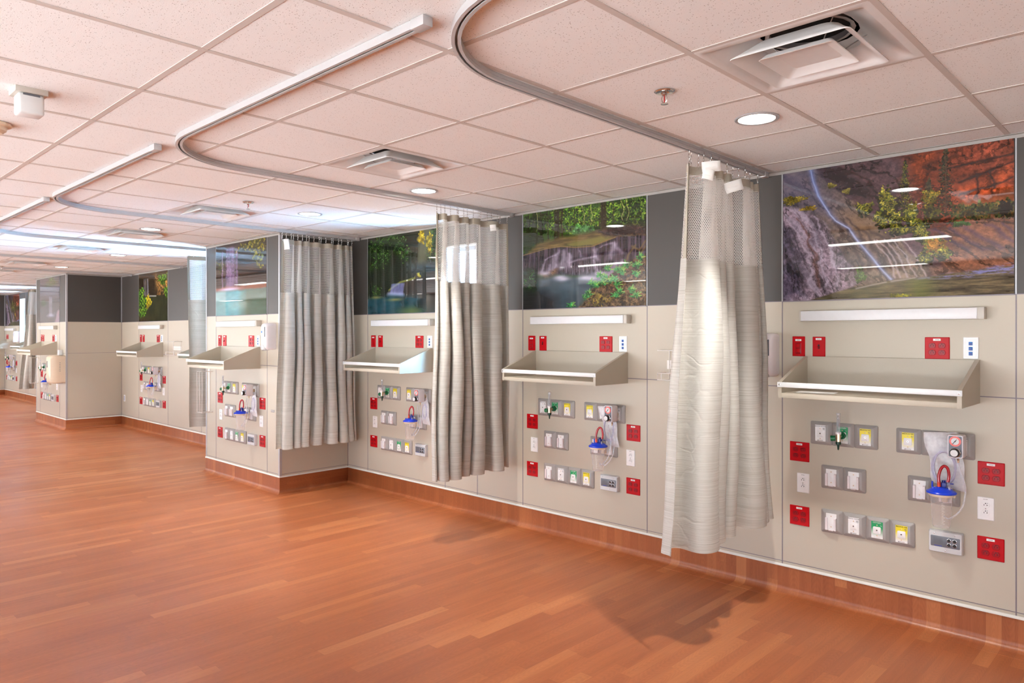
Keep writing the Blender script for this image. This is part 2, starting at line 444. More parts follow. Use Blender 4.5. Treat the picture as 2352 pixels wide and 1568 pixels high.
S_main = [-0.6934, -1.8901, -2.8695, -4.0758, -4.622, -5.050, -6.2696, 0.5]
wall_x('wall_back', -6.64, XR, 0, [WINS[0]], S_main)
wall_x('wall_back_middle', -13.61, -8.33, 0, [WINS[1]], [-12.785, -11.55, -10.34, -9.14])
wall_x('wall_back_far', -22.23, -15.44, 0, [WINS[2], WINS[3]], [-22.09, -20.71, -20.1, -19.9, -18.7])
wall_x('wall_pier', -8.338, -6.635, P1, [], [-8.075, -6.890], 0.3)
wall_x('wall_pier_middle', -15.45, -13.604, P2, [], [-15.185, -13.962], 0.3)
wall_x('wall_pier_far', -26.0, -22.22, P2, [], [], 0.3)
wall_y('wall_return', -6.635, P1, 0.0, -0.25, 1)
wall_y('wall_return_left', -8.338, P1, 0.0, 0.25, -1)
wall_y('wall_return_middle', -13.604, P2, 0.0, -0.25, 1)
wall_y('wall_return_middle_left', -15.45, P2, 0.0, 0.25, -1)
wall_y('wall_return_far', -22.22, P2, 0.0, -0.25, 1)
b = MB(); b.box(XL - 0.2, XR + 0.2, YB - 0.2, YB, 2.0, CEIL + 0.3); b.box(XL - 0.2, XR + 0.2, YB - 0.2, YB, 0, 0.08); b.box(2.8, XR + 0.2, YB - 0.2, YB, 0.08, 2.0)
for k in range(11):
    x = XL + k*(XR - XL)/10; b.box(x - 0.06, x + 0.06, YB - 0.15, YB - 0.03, 0.08, 2.0)
struct(b.build('wall_front', 'backroom', smooth=False))                 # invented unglazed opening behind the camera, lets fill light up onto the ceiling
b = MB(); b.box(XR, XR + 0.2, YB, 0.3, 0, CEIL + 0.3); struct(b.build('wall_right', 'backroom', smooth=False))
b = MB(); b.box(XL - 0.2, XL, YB, 0.3, 0, CEIL + 0.3); struct(b.build('wall_left', 'backroom', smooth=False))

# path of the visible wall line, right to left, with outward (room side) normals
PATH = [((XR, 0), (-6.635, 0), (0, -1)), ((-6.635, 0), (-6.635, P1), (1, 0)), ((-6.635, P1), (-8.338, P1), (0, -1)), ((-8.338, P1), (-8.338, 0), (-1, 0)),
        ((-8.338, 0), (-13.604, 0), (0, -1)), ((-13.604, 0), (-13.604, P2), (1, 0)), ((-13.604, P2), (-15.45, P2), (0, -1)), ((-15.45, P2), (-15.45, 0), (-1, 0)),
        ((-15.45, 0), (-22.22, 0), (0, -1)), ((-22.22, 0), (-22.22, P2), (1, 0)), ((-22.22, P2), (XL, P2), (0, -1))]
def along(prof, k, closed=True):
    (x0, y0), (x1, y1), n = PATH[k]
    n0 = PATH[k-1][2] if k > 0 else (0, 0); n1 = PATH[k+1][2] if k < len(PATH)-1 else (0, 0)
    r0 = [(x0 + d*(n[0] + n0[0]), y0 + d*(n[1] + n0[1]), z) for d, z in prof]
    r1 = [(x1 + d*(n[0] + n1[0]), y1 + d*(n[1] + n1[1]), z) for d, z in prof]
    return [r0, r1]
RC = 0.042
cove = [(0.0, ZB), (0.004, ZB), (0.004, RC + 0.004)]
for i in range(1, 11):
    a = i/10*PI/2; cove.append((0.004 + RC - RC*math.cos(a), RC + 0.004 - RC*math.sin(a) - 0.0025*i/10))
cove.append((0.11, 0.0012)); cove.append((0.11, 0.0)); cove.append((0.0, 0.0))
names = ['back', 'return', 'pier', 'return_left', 'back_middle', 'return_middle', 'pier_middle', 'return_middle_left', 'back_far', 'return_far', 'pier_far']
for k, nm in enumerate(names):
    b = MB(); b.ringsurf(along(cove, k), True, True, True)
    o = struct(b.build('baseboard_' + nm, 'floor' if PATH[k][2][0] == 0 else 'floor_side', sharp=0.9))
    b = MB(); b.ringsurf(along([(0, ZB - 0.002), (0.009, ZB - 0.002), (0.009, ZB + 0.003), (0.004, ZB + 0.012), (0, ZB + 0.012)], k), True, True, True)
    b.build('cap_strip', 'capstrip', o, smooth=False)
    b = MB(); b.ringsurf(along([(0, CEIL - 0.021), (0.003, CEIL - 0.021), (0.003, CEIL - 0.003), (0.022, CEIL - 0.003), (0.022, CEIL), (0, CEIL)], k), True, True, True)
    struct(b.build('trim_%d' % (k + 1), 'angle', smooth=False))
# aluminium corner guards and inside-corner strips
n = 12
for (x, y, sx) in ((-6.635, P1, 1), (-8.338, P1, -1), (-13.604, P2, 1), (-15.45, P2, -1)):
    b = MB(); w = 0.022
    b.ringsurf([[(x + sx*0.003, y - 0.003, z), (x - sx*w, y - 0.003, z), (x - sx*w, y, z), (x, y, z), (x, y + w, z), (x + sx*0.003, y + w, z)] for z in (ZB + 0.012, CEIL - 0.02)], True, True, True)
    struct(b.build('trim_%d' % n, 'alu', smooth=False)); n += 1
for (x, y, sx) in ((-6.635, 0, 1), (-13.604, 0, 1), (-22.22, 0, 1)):
    b = MB(); b.box(x, x + 0.012, y - 0.012, y, ZG, CEIL - 0.02); b.mi = 1; b.box(x, x + 0.004, y - 0.004, y, ZB, ZG)
    struct(b.build('trim_%d' % n, ['alu', 'seam'], smooth=False)); n += 1

# windows
for i, (x0, x1, z0, z1) in enumerate(WINS):
    b = MB(); t = 0.012; e = -0.004
    b.box(x0, x0 + t, e, 0.12, z0, z1); b.box(x1 - t, x1, e, 0.12, z0, z1); b.box(x0 + t, x1 - t, e, 0.12, z1 - t, z1); b.box(x0 + t, x1 - t, e - 0.01, 0.12, z0, z0 + t)
    w = struct(b.build('window_%d' % (i + 1), 'jamb', smooth=False))
    b = MB(); f = 0.035; a, c, d, g = x0 + t, x1 - t, z0 + t, z1 - t
    b.box(a, a + f, 0.085, 0.115, d, g); b.box(c - f, c, 0.085, 0.115, d, g); b.box(a + f, c - f, 0.085, 0.115, d, d + f); b.box(a + f, c - f, 0.085, 0.115, g - f, g)
    b.build('frame', 'alu', w, smooth=False)
    b = MB(); b.box(a + f, c - f, 0.098, 0.102, d + f, g - f); b.build('pane', 'glass', w, smooth=False)

# ------------------------------------------------------------------ ceiling fittings
def diffuser(x, y, label):
    r = thing('ceiling_diffuser', label, 'air vent', (x, y, CEIL), 'square ceiling air diffusers')
    def sq(w, z, rd=0.0):
        h = w/2
        if rd <= 0: return [(-h, -h, z), (h, -h, z), (h, h, z), (-h, h, z)]
        out = []
        for (sx, sy, a0) in ((1, 1, 0), (-1, 1, PI/2), (-1, -1, PI), (1, -1, 1.5*PI)):
            for k in range(5):
                a = a0 + k*PI/8; out.append((sx*(h - rd) + rd*math.cos(a), sy*(h - rd) + rd*math.sin(a), z))
        return out
    b = MB(); b.ringsurf([sq(0.606, 0.0, 0.002), sq(0.545, -0.004, 0.012), sq(0.525, 0.004, 0.02), sq(0.45, 0.03, 0.03), sq(0.36, 0.068, 0.05), sq(0.31, 0.0755, 0.12)]); b.build('pan', 'diff', r, sharp=0.9)
    b = MB(); circ = lambda rr, z: [(rr*math.cos(2*PI*k/20 + PI/4*0), rr*math.sin(2*PI*k/20), z) for k in range(20)]
    b.ringsurf([circ(0.152, 0.0745), circ(0.146, 0.071), circ(0.138, 0.074), circ(0.134, 0.20)], True); b.build('collar', 'silver', r)
    b = MB(); b.ringsurf([circ(0.140, 0.095), circ(0.002, 0.095)], True, False, True); b.build('duct_opening', 'duct', r)
    b = MB(); b.ringsurf([sq(0.285, 0.034, 0.05), sq(0.325, 0.010, 0.03), sq(0.36, -0.009, 0.025), sq(0.408, -0.0245, 0.02), sq(0.415, -0.025, 0.02), sq(0.415, -0.022, 0.02), sq(0.37, -0.004, 0.025), sq(0.33, 0.014, 0.03), sq(0.289, 0.037, 0.05)]); b.build('outer_cone', 'diff', r, sharp=0.9)
    b = MB(); b.ringsurf([sq(0.235, -0.006, 0.02), sq(0.258, -0.020, 0.015), sq(0.266, -0.024, 0.014), sq(0.260, -0.025, 0.014), sq(0.232, -0.016, 0.014), sq(0.07, 0.012, 0.02), sq(0.06, 0.0125, 0.02), sq(0.004, 0.013, 0.001)], True, True, True); b.build('centre_cone', 'diff', r, sharp=0.5)
    for a in range(4):
        c, s = math.cos(a*PI/2 + PI/4), math.sin(a*PI/2 + PI/4); b = MB()
        b.tube([(0.21*c, 0.21*s, 0.072), (0.15*c, 0.15*s, 0.035), (0.10*c, 0.10*s, -0.004)], 0.002, 6); b.build('hanger_wire', 'silver', r)
    return r
cx = lambda i: GX0 + (i + 0.5)*T
cy = lambda j: GY0 + (j + 0.5)*T
dl = {0: 'largest, nearest ceiling air diffuser, above the red canyon picture', -4: 'ceiling air diffuser above the forest cascade picture bay', -8: 'ceiling air diffuser above the shaded blue pool picture bay',
      -11: 'ceiling air diffuser above the near pier, fourth from the camera', -14: 'ceiling air diffuser in front of the recess behind the near pier', -18: 'ceiling air diffuser above the garden pond picture bay', -21: 'farthest ceiling air diffuser, above the far pier'}
d0 = diffuser(cx(0), cy(1), dl[0])
for i in (-4, -8, -11, -14, -18, -21): dup(d0, (cx(i), cy(1), CEIL), dl[i])

def downlight(x, y, label):
    r = thing('downlight', label, 'ceiling light', (x, y, CEIL), 'round recessed downlights')
    b = MB(); b.lathe([(0.100, 0.0), (0.100, -0.003), (0.096, -0.006), (0.084, -0.005), (0.080, 0.001)], seg=40); b.build('trim_ring', 'alu', r)
    b = MB(); b.lathe([(0.081, -0.0005), (0.05, -0.0018), (0.002, -0.002)], seg=40, cap1=True); b.build('lens', 'lamp', r)
    return r
DL = [(-1.5134, -1.153, 'downlight above the red canyon picture bay, largest and nearest'), (-3.9607, -1.1427, 'downlight above the forest cascade picture bay'), (-5.62, -1.18, 'downlight above the shaded blue pool picture bay'),
      (-7.2948, -1.7709, 'downlight above the near pier with the violet waterfall picture'), (-10.02, -1.1944, 'downlight above the recess behind the near pier'), (-12.40, -1.2234, 'downlight above the garden pond picture bay'),
      (-14.6, -1.75, 'downlight above the far pier'), (-17.3, -1.2, 'downlight in the farthest recess, nearer one'), (-19.2, -1.2, 'downlight in the farthest recess, middle one'), (-21.4, -1.2, 'downlight in the farthest recess, far one')]
DL[2] = (-5.4076, -1.1791, DL[2][2])
r0 = None
for x, y, lb in DL:
    if r0 is None: r0 = downlight(x, y, lb); r = r0
    else: r = dup(r0, (x, y, CEIL), lb)
    L = bpy.data.lights.new('downlight_beam', 'SPOT'); L.energy = 145; L.color = (1.0, 0.975, 0.93); L.spot_size = math.radians(84); L.spot_blend = 0.8; L.shadow_soft_size = 0.05
    lo = bpy.data.objects.new('downlight_beam', L); COL.objects.link(lo); lo.location = (x, y, CEIL - 0.03)

def linear(x, y, label):
    r = thing('ceiling_strip_light', label, 'ceiling light', (x, y, CEIL), 'linear recessed ceiling lights')
    b = MB()
    for q in ((-0.62, 0.62, -0.122, -0.11), (-0.62, 0.62, 0.11, 0.122), (-0.62, -0.608, -0.11, 0.11), (0.608, 0.62, -0.11, 0.11)): b.box(q[0], q[1], q[2], q[3], -0.006, 0.012)
    b.build('housing', 'white', r, smooth=False)
    b = MB(); b.box(-0.608, 0.608, -0.11, 0.11, -0.004, 0.0); b.build('lens', 'linear', r, smooth=False)
    return r
l0 = None
for row, y in enumerate((-4.03, -7.12)):
    for k, x in enumerate((-2.50, 1.4, -6.45, -10.4, -13.7, -17.0, -20.3, -23.6)):
        x -= 0.98*row
        lb = 'linear ceiling light strip %s, %s from the nearest bay' % ('along the walkway' if row == 0 else 'across the room', ['at the start', 'one behind', 'second', 'third', 'fourth', 'fifth', 'sixth', 'seventh'][k])
        if l0 is None: l0 = linear(x, y, lb)
        else: dup(l0, (x, y, CEIL), lb)

def sprinkler(x, y, label):
    r = thing('sprinkler_head', label, 'sprinkler', (x, y, CEIL), 'pendent fire sprinklers')
    b = MB(); b.lathe([(0.041, 0.0), (0.042, -0.003), (0.036, -0.007), (0.022, -0.005), (0.016, 0.0)], seg=28); b.build('escutcheon', 'chrome', r)
    b = MB(); b.lathe([(0.012, 0.0), (0.012, -0.016), (0.009, -0.02), (0.003, -0.022)], seg=16, cap1=True)
    for s in (-1, 1): b.tube([(s*0.010, 0, -0.015), (s*0.013, 0, -0.03), (s*0.010, 0, -0.044), (0, 0, -0.050)], 0.0022, 8)
    b.build('frame_arms', 'chrome', r)
    b = MB(); b.cyl((0, 0, -0.02), (0, 0, -0.047), 0.0026, seg=10); b.build('glass_bulb', 'redhose', r)
    b = MB(); b.lathe([(0.002, -0.050), (0.015, -0.052), (0.016, -0.054), (0.002, -0.055)], seg=20); b.build('deflector', 'chrome', r)
    return r
s0 = sprinkler(-1.617, -1.78, 'chrome sprinkler head near the largest ceiling diffuser')
dup(s0, (-5.2612, -1.79, CEIL), 'chrome sprinkler head in the middle, beside the third diffuser')
dup(s0, (-12.88, -1.88, CEIL), 'chrome sprinkler head at the far left edge of the photo')

r = thing('ceiling_signal_light', 'white frosted signal light on grey plate hanging from ceiling', 'signal light', (-3.515, -3.597, CEIL), rz=0.0)
b = MB(); b.box(-0.058, 0.058, -0.058, 0.058, -0.020, 0.012, 0.003); b.build('base_plate', 'endcap', r)
b = MB(); b.box(-0.030, 0.050, -0.047, 0.047, -0.105, -0.018, 0.012, 3); b.build('dome', 'white', r)
b = MB(); b.box(0.0495, 0.0512, -0.030, 0.030, -0.030, -0.022); b.build('dark_slot', 'window_grey', r)
r = thing('smoke_detector', 'round white smoke detector at left edge of the ceiling', 'smoke detector', (-4.165, -3.60, CEIL))
b = MB(); b.lathe([(0.075, 0.0), (0.075, -0.012), (0.06, -0.018), (0.055, -0.034), (0.04, -0.046), (0.002, -0.05)], seg=36, cap1=True); b.build('body', 'cream', r)
b = MB(); b.box(0.030, 0.056, -0.045, -0.02, -0.04, -0.026, 0.002); b.build('vent_slot', 'black', r)

def sweep(path, prof):
    """prof = (sideways, z) closed outline swept along a flat path"""
    pts = [Vector((p[0], p[1], 0)) for p in path]; rings = []
    for i, p in enumerate(pts):
        d = (pts[min(i+1, len(pts)-1)] - pts[max(i-1, 0)]).normalized(); s = Vector((-d.y, d.x, 0))
        rings.append([(p.x + s.x*a, p.y + s.y*a, z) for a, z in prof])
    return rings
def track(x, y0, xe, label, R=0.56, yc=-2.91):
    r = thing('curtain_track', label, 'curtain track', (x, y0, CEIL), 'ceiling curtain tracks')
    path = [(0, 0.0), (0, (yc + R) - y0)]
    for k in range(1, 17):
        a = k/16*PI/2; path.append((R - R*math.cos(a), (yc + R) - y0 - R*math.sin(a)))
    path.append((xe - x, yc - y0))
    w, h, t, g = 0.0165, 0.028, 0.004, 0.0045
    prof = [(-w, 0), (w, 0), (w, -h*0.45), (w - 0.002, -h*0.5), (w, -h*0.55), (w, -h), (g, -h), (g, -h + t), (w - t, -h + t), (w - t, -t), (-w + t, -t), (-w + t, -h + t), (-g, -h + t), (-g, -h), (-w, -h)]
    b = MB(); b.ringsurf(sweep(path, prof), True, True, True); b.build('rail', 'track', r, sharp=0.4)
    b = MB(); b.box(xe - x - 0.03, xe - x + 0.035, yc - y0 - 0.020, yc - y0 + 0.020, -0.032, 0.0, 0.002); b.build('end_cap', 'track', r)
    b = MB(); b.box(-0.020, 0.020, -0.05, 0.0, -0.032, 0.0, 0.002); b.build('wall_bracket', 'track', r)
    return r
XT = [-1.985, -4.175, -6.40, -8.53, -10.93, -13.06]
TL = ['curtain track curving over the bay of the red canyon picture, nearest', 'curtain track curving over the forest cascade bay, squared end cap uppermost', 'curtain track curving over the shaded pool bay, second end cap down',
      'curtain track passing the near pier, third end cap down', 'curtain track in the recess with the garden pond picture', 'curtain track meeting the corner beside the far pier']
for x, lb in zip(XT, TL): track(x, -0.022, x + 2.37, lb)
track(-17.43, -0.022, -15.1, 'curtain track behind the far pier carrying the farthest curtain')
track(-19.65, -0.022, -17.3, 'farthest curtain track, at the left edge of the photo')

# ------------------------------------------------------------------ curtains
def curtain(x0, yLt, yRt, yLb, yRb, folds, amp, seed, label, tags=(), ztop=2.495, znet=1.985, zbot=0.485, lean=0.0, sharpness=0.55, hooks=14, ratio=1.7):
    r = thing('privacy_curtain', label, 'curtain', (x0, yRt, 0), 'privacy curtains')
    rg = np.random.default_rng(seed)
    ph = rg.uniform(0, 2*PI); j = rg.uniform(-0.35, 0.35, folds + 3); aj = rg.uniform(0.6, 1.25, folds + 3)
    nu = folds*24
    wd = rg.uniform(0.35, 1.5, folds); cw = np.concatenate([[0], np.cumsum(wd)/wd.sum()])
    def pos(s, z):
        h = (ztop - z)/(ztop - zbot)
        yL = yLt + (yLb - yLt)*h**1.15; yR = yRt + (yRb - yRt)*h
        s_ = min(max(s, 0.0), 1.0); k = min(int(np.searchsorted(cw, s_, side='right')) - 1, folds - 1); q = k + (s_ - cw[k])/(cw[k+1] - cw[k]); fr = q - k; fr = fr*fr*(3 - 2*fr)
        ja = j[k]*(1 - fr) + j[k+1]*fr; aa = aj[k]*(1 - fr) + aj[k+1]*fr
        th = 2*PI*q + ph + ja*1.6*(0.7 + 0.3*h) 
        a = amp*aa*(0.55 + 0.55*min(1, h*2.0) + 0.25*h)*(0.6 + 0.5*min(1.3, (cw[k+1] - cw[k])*folds))
        env = min(1.0, s/0.05, (1 - s)/0.05)
        x = a*math.sin(th)*(0.25 + 0.75*env) + lean*h + 0.012*math.sin(3.1*h*PI + 9*s + seed)*h
        y = yR + (yL - yR)*s + sharpness*a*math.sin(2*th)*env*0.62 + 0.008*math.sin(7*h + 5*s)*h
        return x, y
    def grid(name, sa, sb, za, zb, nv, mat, par, solid=0.0, sag=0.0):
        us = np.linspace(sa, sb, max(4, int(nu*(sb - sa)) + 1)); zs = np.linspace(za, zb, nv + 1)
        me = bpy.data.meshes.new(name); V = []; UV = []
        arc = [0.0]; zm = (za + zb)/2; last = None
        for s in us:
            p = pos(s, zm)
            if last is not None: arc.append(arc[-1] + math.hypot(p[0] - last[0], p[1] - last[1]))
            last = p
        for z in zs:
            for s, a in zip(us, arc):
                p = pos(s, z); dz = sag*math.sin(s*folds*PI*2 + ph)*0.5
                V.append((p[0], p[1] - yRt, z + dz)); UV.append((a, z))
        m = len(us); F = [(i*m + k, i*m + k + 1, (i+1)*m + k + 1, (i+1)*m + k) for i in range(nv) for k in range(m - 1)]
        me.from_pydata(V, [], F); me.materials.append(M[mat])
        uvl = me.uv_layers.new(name='UVMap'); idx = np.zeros(len(me.loops), dtype=np.int32); me.loops.foreach_get('vertex_index', idx)
        uvl.data.foreach_set('uv', np.array(UV, dtype=np.float32)[idx].ravel())
        me.polygons.foreach_set('use_smooth', [True]*len(F)); me.update()
        o = bpy.data.objects.new(name, me); COL.objects.link(o); o.parent = par
        if solid:
            md = o.modifiers.new('thick', 'SOLIDIFY'); md.thickness = solid; md.offset = 0; md.use_rim = False
        return o
    grid('fabric_panel', 0.0, 1.0, znet, zbot + 0.028, 40, 'fabric', r, 0.0015)
    grid('bottom_hem', 0.0, 1.0, zbot + 0.029, zbot, 2, 'fabric', r, 0.003)
    grid('net_panel', 0.02, 0.965, ztop - 0.045, znet, 14, 'net', r)
    grid('header_band', 0.0, 1.0, ztop, ztop - 0.046, 2, 'hem', r, 0.003)
    grid('edge_band', 0.962, 1.0, ztop - 0.046, znet, 14, 'hem', r, 0.003)
    grid('edge_band', 0.0, 0.022, ztop - 0.046, znet, 14, 'hem', r, 0.003)
    # hooks: carrier in the track slot, a short chain and an eyelet in the header
    hk = None
    for k in range(hooks):
        s = 0.008 + (k/(hooks - 1))**0.9*0.984
        px, py = pos(s, ztop - 0.02)
        if hk is None:
            b = MB(); b.box(-0.006, 0.006, -0.003, 0.003, 0.0, 0.012)
            L = CEIL - 0.028 - (ztop - 0.012); nl = 4
            for q in range(nl):
                zc = -(q + 0.5)*L/nl; h2 = L/nl*0.62
                pts = [(0.004*math.cos(t) if q % 2 else 0, 0 if q % 2 else 0.004*math.cos(t), zc + h2*math.sin(t)) for t in np.linspace(0, 2*PI, 9)[:-1]]
                b.tube(pts, 0.0011, 5, closed=True)
            o = b.build('hook', 'chrome', r); hk = o
        else: o = hk.copy(); COL.objects.link(o); o.parent = r
        o.location = (px*0.35, py - yRt, CEIL - 0.028)
    for (s, z, w, h, tilt) in tags:
        px, py = pos(s, z); b = MB()
        b.ringsurf([[(-0.002 + 0.006*math.sin(t*4), -w/2 + w*t, h/2) for t in np.linspace(0, 1, 6)], [(-0.012, -w/2 + w*t, 0) for t in np.linspace(0, 1, 6)], [(-0.004 + 0.008*math.sin(t*5), -w/2 + w*t, -h/2) for t in np.linspace(0, 1, 6)]], False)
        o = b.build('care_tag', 'paper', r, (max(px, 0.03) + 0.055, py - yRt - 0.03, z)); o.rotation_euler = (tilt, 0, -0.85)
        md = o.modifiers.new('thick', 'SOLIDIFY'); md.thickness = 0.001
    return r
curtain(XT[0], -0.955, -0.14, -1.24, -0.135, 6, 0.060, 3, 'nearest privacy curtain, left of the red canyon picture', lean=0.06, tags=[(0.84, 2.478, 0.10, 0.055, 0.1), (0.90, 2.43, 0.06, 0.055, -0.2), (0.52, 2.41, 0.10, 0.06, 0.3)], hooks=16)
curtain(XT[1], -0.85, -0.08, -0.875, -0.07, 6, 0.062, 8, 'privacy curtain between the blue pool and forest cascade pictures', [(0.3, 2.43, 0.05, 0.05, 0.1)], hooks=16)
curtain(XT[2], -0.895, -0.10, -0.95, -0.06, 8, 0.052, 21, 'privacy curtain hanging beside the near pier corner', [(0.97, 2.44, 0.05, 0.10, 0.1)], hooks=18)
curtain(XT[3], -0.925, -0.30, -0.890, -0.28, 2, 0.030, 5, 'bluish backlit privacy curtain emerging behind the near pier', [], hooks=10, zbot=0.5)
curtain(-17.43, -0.54, -0.12, -0.70, -0.1, 3, 0.045, 14, 'farthest privacy curtain, left of the far pier', [], hooks=8, zbot=0.46)

# ------------------------------------------------------------------ pictures
def vnoise(w, h, fx, fy, seed, octs=5, rough=0.55):
    g = np.random.default_rng(seed); out = np.zeros((h, w)); amp = 1; tot = 0
    for o in range(octs):
        nx, ny = max(2, int(fx*2**o) + 2), max(2, int(fy*2**o) + 2); R = g.random((ny + 1, nx + 1))
        X = np.linspace(0, fx*2**o, w); Y = np.linspace(0, fy*2**o, h)
        xi = np.minimum(X.astype(int), nx - 1); yi = np.minimum(Y.astype(int), ny - 1); xf = X - xi; yf = Y - yi
        xf = xf*xf*(3 - 2*xf); yf = yf*yf*(3 - 2*yf)
        a = R[yi][:, xi]; b_ = R[yi][:, xi + 1]; c = R[yi + 1][:, xi]; d = R[yi + 1][:, xi + 1]
        top = a + (b_ - a)*xf[None]; bot = c + (d - c)*xf[None]
        out += amp*(top + (bot - top)*yf[:, None]); tot += amp; amp *= rough
    return out/tot
class Painter:
    """paints an invented landscape into an array of display colours (0..255); s right, t down"""
    def __init__(s, w, h, seed):
        s.w, s.h = w, h; s.a = np.zeros((h, w, 3)); s.seed = seed
        s.T, s.S = np.meshgrid(np.linspace(0, 1, h), np.linspace(0, 1, w), indexing='ij'); s.k = 0
        s.g = np.random.default_rng(seed); s.ls = 1.0; s.lc = 1.0
    def nz(s, fx, fy, octs=5, rough=0.55): s.k += 1; return vnoise(s.w, s.h, fx, fy, s.seed*100 + s.k, octs, rough)
    def blend(s, m, c):
        c = np.array(c, float); m = np.clip(m, 0, 1)[..., None]; s.a = s.a*(1 - m) + c*m
    def poly(s, P, soft=0.01, wob=0.02, freq=9):
        n1 = (s.nz(freq, freq) - 0.5)*wob*2; n2 = (s.nz(freq, freq) - 0.5)*wob*2
        X = s.S + n1; Y = s.T + n2; inside = np.zeros((s.h, s.w), bool); dist = np.full((s.h, s.w), 9.0)
        n = len(P)
        for i in range(n):
            x0, y0 = P[i]; x1, y1 = P[(i+1) % n]
            c = ((y0 > Y) != (y1 > Y)) & (X < (x1 - x0)*(Y - y0)/((y1 - y0) if abs(y1 - y0) > 1e-9 else 1e-9) + x0); inside ^= c
            dx, dy = x1 - x0, y1 - y0; t = np.clip(((X - x0)*dx + (Y - y0)*dy)/(dx*dx + dy*dy + 1e-12), 0, 1)
            dist = np.minimum(dist, np.hypot(X - x0 - t*dx, Y - y0 - t*dy))
        sd = np.where(inside, dist, -dist); return np.clip(sd/soft*0.5 + 0.5, 0, 1)
    def line(s, P, w0, w1, wob=0.006):
        n1 = (s.nz(14, 14) - 0.5)*wob*2; X = s.S + n1; Y = s.T; m = np.zeros((s.h, s.w)); n = len(P)
        for i in range(n - 1):
            (x0, y0), (x1, y1) = P[i], P[i+1]; dx, dy = x1 - x0, y1 - y0
            t = np.clip(((X - x0)*dx + (Y - y0)*dy)/(dx*dx + dy*dy + 1e-12), 0, 1)
            w = w0 + (w1 - w0)*(i + t)/(n - 1); m = np.maximum(m, np.exp(-(np.hypot(X - x0 - t*dx, Y - y0 - t*dy)/w)**2))
        return m
    def shade(s, m, n, lo, hi):
        f = lo + (hi - lo)*n; mm = np.clip(m, 0, 1); s.a *= (1 + (f - 1)*mm)[..., None]
    def leaves(s, cx_, cy_, rx, ry, count, cols, size, asp=1.0, spread=1.0):
        """many small leaf dabs inside an ellipse"""
        f1, f2, f3 = s.g.uniform(0, 6, 3); size *= s.ls
        for _ in range(int(count*s.lc)):
            a = s.g.random()*2*PI; edge = 0.80 + 0.22*math.sin(3*a + f1) + 0.14*math.sin(7*a + f2) + 0.10*math.sin(13*a + f3)
            r_ = math.sqrt(s.g.random())*spread*edge*(1.0 if s.g.random() < 0.8 else s.g.uniform(0.8, 1.3))
            x = cx_ + rx*r_*math.cos(a); y = cy_ + ry*r_*math.sin(a); sz = size*s.g.uniform(0.5, 1.3); th = s.g.uniform(-0.9, 0.9)
            c = np.array(cols[s.g.integers(len(cols))], float)*s.g.uniform(0.75, 1.2)*(1.12 - 0.35*(y - cy_ + ry)/(2*ry))*(0.88 + 0.30*math.sin(70*x + 5*f1)*math.sin(62*y + 3*f2))
            pw, ph_ = sz*s.w, sz*s.w*asp
            R_ = max(pw, ph_)*1.6 + 1; X0, Y0 = x*s.w, y*s.h
            i0, i1 = int(max(0, Y0 - R_)), int(min(s.h, Y0 + R_ + 1)); j0, j1 = int(max(0, X0 - R_)), int(min(s.w, X0 + R_ + 1))
            if i1 <= i0 or j1 <= j0: continue
            yy, xx = np.mgrid[i0:i1, j0:j1]; dx = xx - X0; dy = yy - Y0
            u = (dx*math.cos(th) + dy*math.sin(th))/max(pw, 0.4); v = (-dx*math.sin(th) + dy*math.cos(th))/max(ph_, 0.4)
            m = np.clip(1.4 - (u*u + v*v)*1.2, 0, 1)[..., None]
            s.a[i0:i1, j0:j1] = s.a[i0:i1, j0:j1]*(1 - m) + np.clip(c, 0, 255)*m
    def diag(s, ang, fl, fa):
        """streaky noise along a direction"""
        s.k += 1; c, q = math.cos(ang), math.sin(ang)
        big = vnoise(400, 400, fl, fa, s.seed*100 + s.k, 5, 0.6)
        U = (s.S*c + s.T*q); V = (-s.S*q + s.T*c); U = (U - U.min())/(U.max() - U.min()); V = (V - V.min())/(V.max() - V.min())
        return big[(V*399).astype(int), (U*399).astype(int)]
